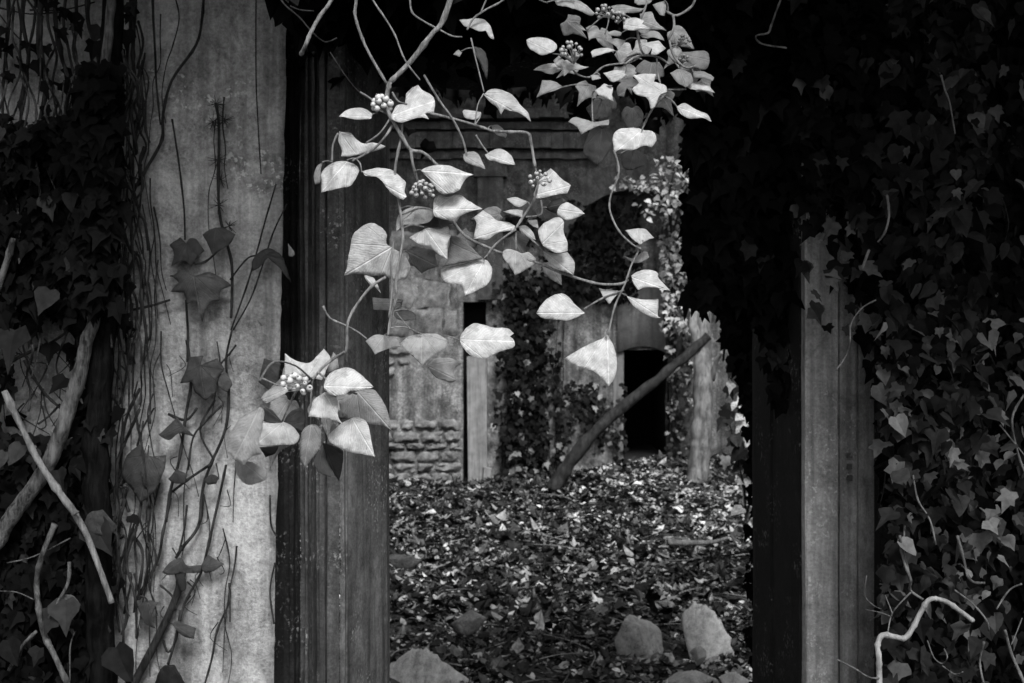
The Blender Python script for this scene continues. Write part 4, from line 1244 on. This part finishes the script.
# ---- spray D : the bush of leaves at the top right
YD = 1.85
sd = empty('ivy_spray', at(640, -10, YD), 'crowded ivy spray at the top with several dark berry heads, right of centre', 'ivy')
mb = MB()
k4 = lambda pts: conv(4, pts)
PD = [(1.3, 1.2, k4([(680, -60), (662, 0), (645, 30), (590, 62), (545, 45)])), (1.4, 1.2, k4([(575, 62), (578, 110), (555, 160)])), (1.3, 1.2, k4([(428, 90), (432, 130), (445, 195), (458, 218)])),
      (1.2, 1.0, k4([(380, 258), (435, 225), (510, 228), (560, 260)])), (.8, .8, k4([(510, 235), (512, 290), (530, 360)])), (1.2, 1.0, k4([(545, 378), (490, 440), (450, 520)])), (.8, .8, k4([(530, 385), (565, 400), (592, 432)])),
      (.8, .8, k4([(545, 360), (590, 360), (628, 358)])), (.8, .7, k4([(120, 352), (180, 340), (240, 342)])), (.8, .7, k4([(252, 370), (250, 430), (252, 492)])), (1.0, .9, k4([(458, 218), (400, 250), (300, 265), (240, 310), (180, 290), (165, 240)])),
      (.9, .9, k4([(428, 90), (380, 60), (330, 50), (310, 60)])), (.9, .9, k4([(560, 225), (590, 260), (600, 275)])), (1.1, 1.0, k4([(560, 160), (575, 220), (620, 270), (665, 265)])), (1.1, 1.0, k4([(432, 100), (460, 40), (480, -40)])),
      (1.0, .9, k4([(338, 610), (350, 640), (352, 690)])), (1.0, 1.0, [(518, -20), (503, 0), (487, 9), (474, 18), (467, 30)]), (.8, .8, [(490, -10), (486, 0), (481, 12)]), (.8, .7, [(471, 38), (477, 64), (484, 92)]), (.8, .7, [(525, -10), (540, 0), (548, 3)])]
stems(mb, [PD[i] for i in (0, 1, 2, 3, 4, 5, 6, 7, 10, 11, 12, 13, 14)], YD, yj=.006)
stems(None, PD[-4:] + [PD[8], PD[9], PD[15]], YD, yj=.006, own=('side_twig', M['stem'], sd))
rowsD = [
 (.36, 4, (180, 5), (260, 55), [(100, -6), (180, -6), (220, 15), (260, 55), (245, 65), (200, 45), (150, 25), (110, 12)]),
 (.26, 4, (330, 35), (460, 30), [(325, 22), (370, 15), (420, 28), (460, 30), (440, 48), (400, 52), (355, 55), (335, 40)], dict(dy=.03)),
 (.3, 4, (495, 0), (420, 8), [(420, -8), (495, -8), (480, 15), (440, 20), (420, 12)]),
 (.28, 4, (540, 0), (520, 65), [(495, 15), (540, 0), (548, 20), (540, 65), (520, 60), (505, 35)]),
 (.52, 4, (378, 100), (485, 115), [(375, 80), (420, 65), (460, 80), (450, 95), (485, 115), (440, 120), (400, 122), (375, 118)], dict(dy=-.02)),
 (.4, 4, (300, 140), (232, 165), [(225, 105), (245, 95), (270, 100), (285, 125), (310, 140), (300, 158), (255, 155), (235, 165), (232, 130)]),
 (.4, 4, (225, 125), (165, 88), [(165, 88), (190, 88), (225, 125), (205, 120)]),
 (.42, 4, (370, 130), (310, 130), [(310, 130), (340, 120), (370, 130), (360, 145), (320, 142)]),
 (.5, 4, (385, 160), (355, 205), [(300, 155), (340, 150), (385, 160), (370, 185), (355, 205), (340, 180)]),
 (.54, 4, (345, 203), (250, 232), [(245, 205), (265, 193), (310, 190), (345, 203), (300, 215), (250, 232)]),
 (.54, 4, (440, 175), (505, 222), [(440, 175), (500, 160), (520, 155), (548, 190), (530, 205), (505, 222), (485, 220), (490, 195)], dict(dy=-.02)),
 (.27, 4, (440, 145), (540, 165), [(440, 140), (500, 118), (530, 140), (540, 165), (500, 150), (460, 155)]),
 (.2, 4, (595, 215), (718, 240), [(590, 205), (640, 205), (700, 198), (722, 215), (718, 260), (700, 280), (660, 270), (640, 250), (610, 240)], dict(dy=.03)),
 (.26, 4, (600, 278), (625, 355), [(565, 290), (600, 275), (650, 290), (655, 330), (625, 355), (590, 330)]),
 (.28, 4, (655, 290), (742, 315), [(655, 285), (700, 285), (742, 310), (735, 325), (690, 315), (660, 310)]),
 (.54, 4, (632, 352), (742, 375), [(630, 350), (655, 328), (690, 325), (720, 345), (742, 375), (690, 362), (650, 360)]),
 (.54, 4, (595, 428), (730, 488), [(590, 425), (625, 410), (670, 440), (710, 455), (730, 488), (690, 475), (640, 478), (605, 455)]),
 (.5, 4, (385, 290), (310, 310), [(295, 290), (340, 280), (388, 280), (385, 300), (360, 320), (330, 330), (310, 310)]),
 (.54, 4, (330, 345), (335, 410), [(263, 360), (300, 330), (335, 350), (330, 380), (335, 410), (300, 390), (275, 378)], dict(dy=-.02)),
 (.24, 4, (440, 335), (355, 385), [(350, 350), (385, 310), (415, 310), (440, 330), (430, 355), (390, 350), (375, 390), (352, 385)], dict(dy=.03)),
 (.56, 4, (530, 370), (430, 300), [(415, 295), (470, 288), (512, 292), (500, 325), (545, 340), (550, 370), (520, 385), (500, 430), (485, 438), (470, 395), (430, 380), (410, 355), (440, 330)], dict(dy=-.03)),
 (.56, 4, (450, 522), (338, 615), [(335, 545), (360, 515), (420, 508), (465, 520), (495, 525), (510, 555), (490, 590), (455, 585), (410, 605), (360, 602), (338, 615)], dict(dy=-.02)),
 (.34, 4, (252, 492), (205, 542), [(155, 485), (180, 465), (230, 480), (260, 490), (320, 475), (318, 498), (270, 508), (235, 525), (205, 542), (190, 510)]),
 (.07, 4, (290, 512), (270, 670), [(245, 510), (315, 515), (335, 560), (310, 620), (270, 670), (235, 635), (215, 600)], dict(dy=.08, tilt=0)),
 (.10, 4, (290, 400), (260, 480), [(225, 430), (270, 400), (320, 400), (330, 450), (310, 470), (260, 480), (240, 460)], dict(dy=.06, tilt=0)),
 (.34, 4, (590, 182), (585, 228), [(565, 190), (590, 180), (610, 200), (600, 230), (580, 225)]),
 (.05, 4, (420, 600), (400, 683), [(375, 620), (420, 600), (470, 620), (470, 660), (400, 683), (370, 660)], dict(dy=.1, tilt=0)),
 (.46, 4, (280, 305), (250, 325), [(245, 300), (275, 300), (285, 315), (250, 325)]),
 (B, 8, (500, 262), (373, 190), [(373, 190), (400, 178), (440, 175), (490, 185), (522, 215), (515, 245), (490, 262), (450, 272), (415, 255), (385, 230)], dict(dy=-.02)),
 (.55, 8, (550, 330), (405, 342), [(405, 342), (440, 318), (490, 305), (530, 310), (550, 335), (520, 355), (485, 362), (440, 345)]),
 (.42, 8, (535, 270), (555, 378), [(505, 290), (530, 265), (570, 300), (620, 310), (680, 320), (640, 335), (590, 345), (555, 378), (550, 340), (520, 320)]),
 (.26, 8, (550, 420), (420, 480), [(420, 480), (440, 430), (450, 385), (500, 390), (550, 420), (520, 440), (460, 460)], dict(dy=-.4)),
 (.42, 8, (90, 140), (215, 195), [(45, 90), (80, 85), (130, 80), (170, 90), (200, 130), (215, 195), (195, 185), (175, 150), (140, 155), (100, 135), (70, 125)]),
 (.05, 8, (115, 225), (180, 390), [(110, 225), (160, 240), (185, 300), (180, 390), (155, 330), (130, 270)], dict(dy=.1, tilt=0)),
 (.36, 8, (55, 250), (15, 270), [(15, 265), (40, 240), (60, 255), (45, 278)]),
]
leaves(sd, YD, rowsD, dense(PD), mb)
filler(sd, YD, [(600, 30, 26, 60, .3), (652, 62, 30, 100, .22), (622, 66, 28, 70, .36), (672, 30, 28, 40, .3), (690, 62, 24, 80, .2), (590, 84, 24, 120, .3), (640, 20, 26, 20, .32), (660, 92, 26, 60, .3), (608, 96, 26, 110, .14),
                (576, 62, 24, 140, .28), (632, 108, 26, 85, .12), (700, 80, 20, 50, .24), (648, 44, 24, 150, .4), (566, 20, 26, 40, .2), (618, 50, 24, 20, .45), (680, 50, 24, 130, .3)])
mb.build('stem', M['stem'], sd, True)
berries(sd, 571, 52, YD - .03, 11, 17, .0036, .36, (574, 64))
berries(sd, 605, 13, YD - .03, 9, 13, .0034, .3, (610, 18))
berries(sd, 619, 18, YD - .02, 7, 8, .0032, .3, (618, 24))
berries(sd, 684, 41, YD, 6, 12, .0024, .14, (678, 46))
berries(sd, 684, 59, YD, 5, 7, .0026, .2, (680, 64))

# ---- dead twig at the top left, seen against the dark frame
mb = MB()
stems(mb, [(1.9, 2.1, [(336, -10), (329, 4), (320, 16), (311, 32), (306, 44), (301, 55)])], 1.95, n=8)
mb2 = MB()
o = mb.build('broken_twig', M['stem'], None, True, org=at(331, 0, 1.95))
tag(o, 'short pale snapped twig hanging at the top, against the black frame', 'twig')
mb = MB()
stems(mb, [(.9, .8, [(276, -8), (285, 5), (300, 18), (312, 32), (325, 42), (337, 38)]), (.8, .7, [(290, 6), (300, 10), (314, 11)]), (.5, .4, [(330, 52), (345, 75), (360, 93), (372, 100)])], 1.97, n=6)
o = mb.build('thin_twig', M['darkstem'], None, True, org=at(276, -8, 1.97))
tag(o, 'thin dark forked twig crossing behind the snapped twig at the top', 'twig')

# ---- drab leaves flat on the left wall
YW = 2.55
rowsW = [
 (.07, 11, (250, 240), (200, 325), [(250, 240), (225, 216), (184, 246), (204, 276), (194, 326), (238, 304), (268, 328), (290, 294), (316, 268), (288, 226), (264, 222)]),
 (.075, 11, (365, 180), (350, 285), [(310, 205), (345, 185), (390, 180), (435, 205), (415, 240), (380, 265), (350, 285), (330, 240)]),
 (.09, 11, (280, 362), (310, 540), [(280, 362), (235, 342), (190, 362), (218, 388), (186, 422), (240, 428), (252, 468), (288, 458), (310, 540), (334, 468), (376, 456), (378, 420), (420, 400), (390, 376), (335, 348)]),
 (.05, 11, (555, 285), (648, 390), [(500, 300), (555, 258), (610, 285), (630, 330), (648, 390), (600, 330), (560, 295), (530, 330), (500, 345)]),
 (.06, 12, (380, 100), (400, 230), [(298, 165), (320, 120), (335, 65), (390, 60), (380, 95), (440, 70), (470, 110), (440, 150), (440, 190), (400, 230), (360, 200), (345, 160)]),
 (.06, 12, (310, 330), (220, 375), [(220, 360), (290, 295), (320, 330), (360, 370), (300, 355), (260, 380)]),
 (.055, 12, (185, 440), (150, 620), [(95, 440), (150, 395), (185, 440), (245, 440), (240, 500), (200, 580), (150, 620), (110, 560), (75, 520)]),
 (.06, 12, (620, 90), (640, 190), [(600, 160), (620, 70), (683, 90), (670, 170), (640, 190)]),
 (.13, 12, (455, 130), (480, 200), [(445, 130), (480, 125), (500, 165), (480, 200), (450, 175)]),
 (.06, 12, (290, 500), (340, 560), [(255, 530), (290, 490), (330, 510), (320, 545), (280, 545)]),
 (.06, 12, (420, 510), (440, 545), [(395, 530), (420, 510), (450, 520), (440, 548), (405, 550)]),
 (.085, 13, (230, 225), (155, 275), [(155, 270), (190, 230), (230, 215), (250, 245), (300, 245), (295, 275), (230, 275), (180, 280)]),
 (.09, 13, (315, 250), (388, 240), [(300, 250), (325, 205), (388, 240), (350, 265), (315, 272)]),
 (.07, 13, (100, 380), (130, 480), [(60, 400), (100, 375), (140, 385), (120, 430), (130, 480), (90, 460)]),
 (.015, 13, (180, 615), (180, 690), [(140, 650), (160, 620), (200, 615), (220, 650), (240, 690), (125, 690)]),
 (.08, 13, (210, 470), (280, 520), [(190, 460), (220, 455), (280, 480), (275, 520), (230, 505)]),
 (.03, 13, (215, 280), (230, 345), [(205, 280), (240, 275), (245, 330), (228, 345), (215, 320)]),
 (.3, 11, (520, 525), (548, 555), [(520, 528), (545, 525), (550, 545), (535, 555)]),
 (.5, 11, (640, 240), (662, 290), [(638, 240), (662, 275), (655, 292), (640, 285)], dict(dy=-.05)),
 (.13, 14, (220, 375), (205, 440), [(200, 420), (220, 370), (255, 375), (280, 410), (260, 435), (215, 445)], dict(dy=-.1)),
 (.06, 14, (345, 75), (340, 160), [(285, 140), (310, 85), (360, 70), (410, 130), (390, 155), (340, 160)], dict(dy=-.12)),
]
for r_ in rowsW:
    pass
leaves(lv, YW, [tuple(list(r[:5]) + [dict(dict(tilt=.05, fold=.2, curl=.15), **(r[5] if len(r) > 5 else {}))]) for r in rowsW], None, None, tscale=.62)

# ================================================================== camera, light
cam = bpy.data.cameras.new('camera')
co = bpy.data.objects.new('camera', cam)
C.objects.link(co)
co.location = (0, 0, CZ)
co.rotation_euler = (math.radians(90), 0, 0)
cam.lens = 40
cam.sensor_width = 36
cam.clip_start = .05
cam.clip_end = 500
cam.dof.use_dof = True
cam.dof.focus_distance = 1.78
cam.dof.aperture_fstop = 13
sc.camera = co

SUN_EL, SUN_AZ = math.radians(47), math.radians(167)     # high, from behind the camera
w = bpy.data.worlds.new('World')
sc.world = w
w.use_nodes = True
nt = w.node_tree
sky = nt.nodes.new('ShaderNodeTexSky')
sky.sky_type = 'NISHITA'
sky.sun_disc = False
sky.sun_elevation = SUN_EL
sky.sun_rotation = SUN_AZ
bw = nt.nodes.new('ShaderNodeRGBToBW')                   # black-and-white photograph
bg = nt.nodes['Background']
nt.links.new(sky.outputs[0], bw.inputs[0])
nt.links.new(bw.outputs[0], bg.inputs['Color'])
bg.inputs['Strength'].default_value = .09
sun = bpy.data.lights.new('sun', 'SUN')
sun.energy = 1.5
sun.angle = math.radians(18)
so = bpy.data.objects.new('sun', sun)
C.objects.link(so)
d = Vector((math.sin(SUN_AZ) * math.cos(SUN_EL), math.cos(SUN_AZ) * math.cos(SUN_EL), math.sin(SUN_EL)))
so.rotation_euler = (-d).to_track_quat('-Z', 'Y').to_euler()
so.location = (0, -6, 8)

vs_ = sc.view_settings
vs_.view_transform = 'Standard'
vs_.look = 'None'
vs_.exposure = 1.55
vs_.gamma = 1
sc.render.engine = 'CYCLES'
sc.cycles.use_denoising = True
sc.cycles.max_bounces = 6
sc.cycles.diffuse_bounces = 3
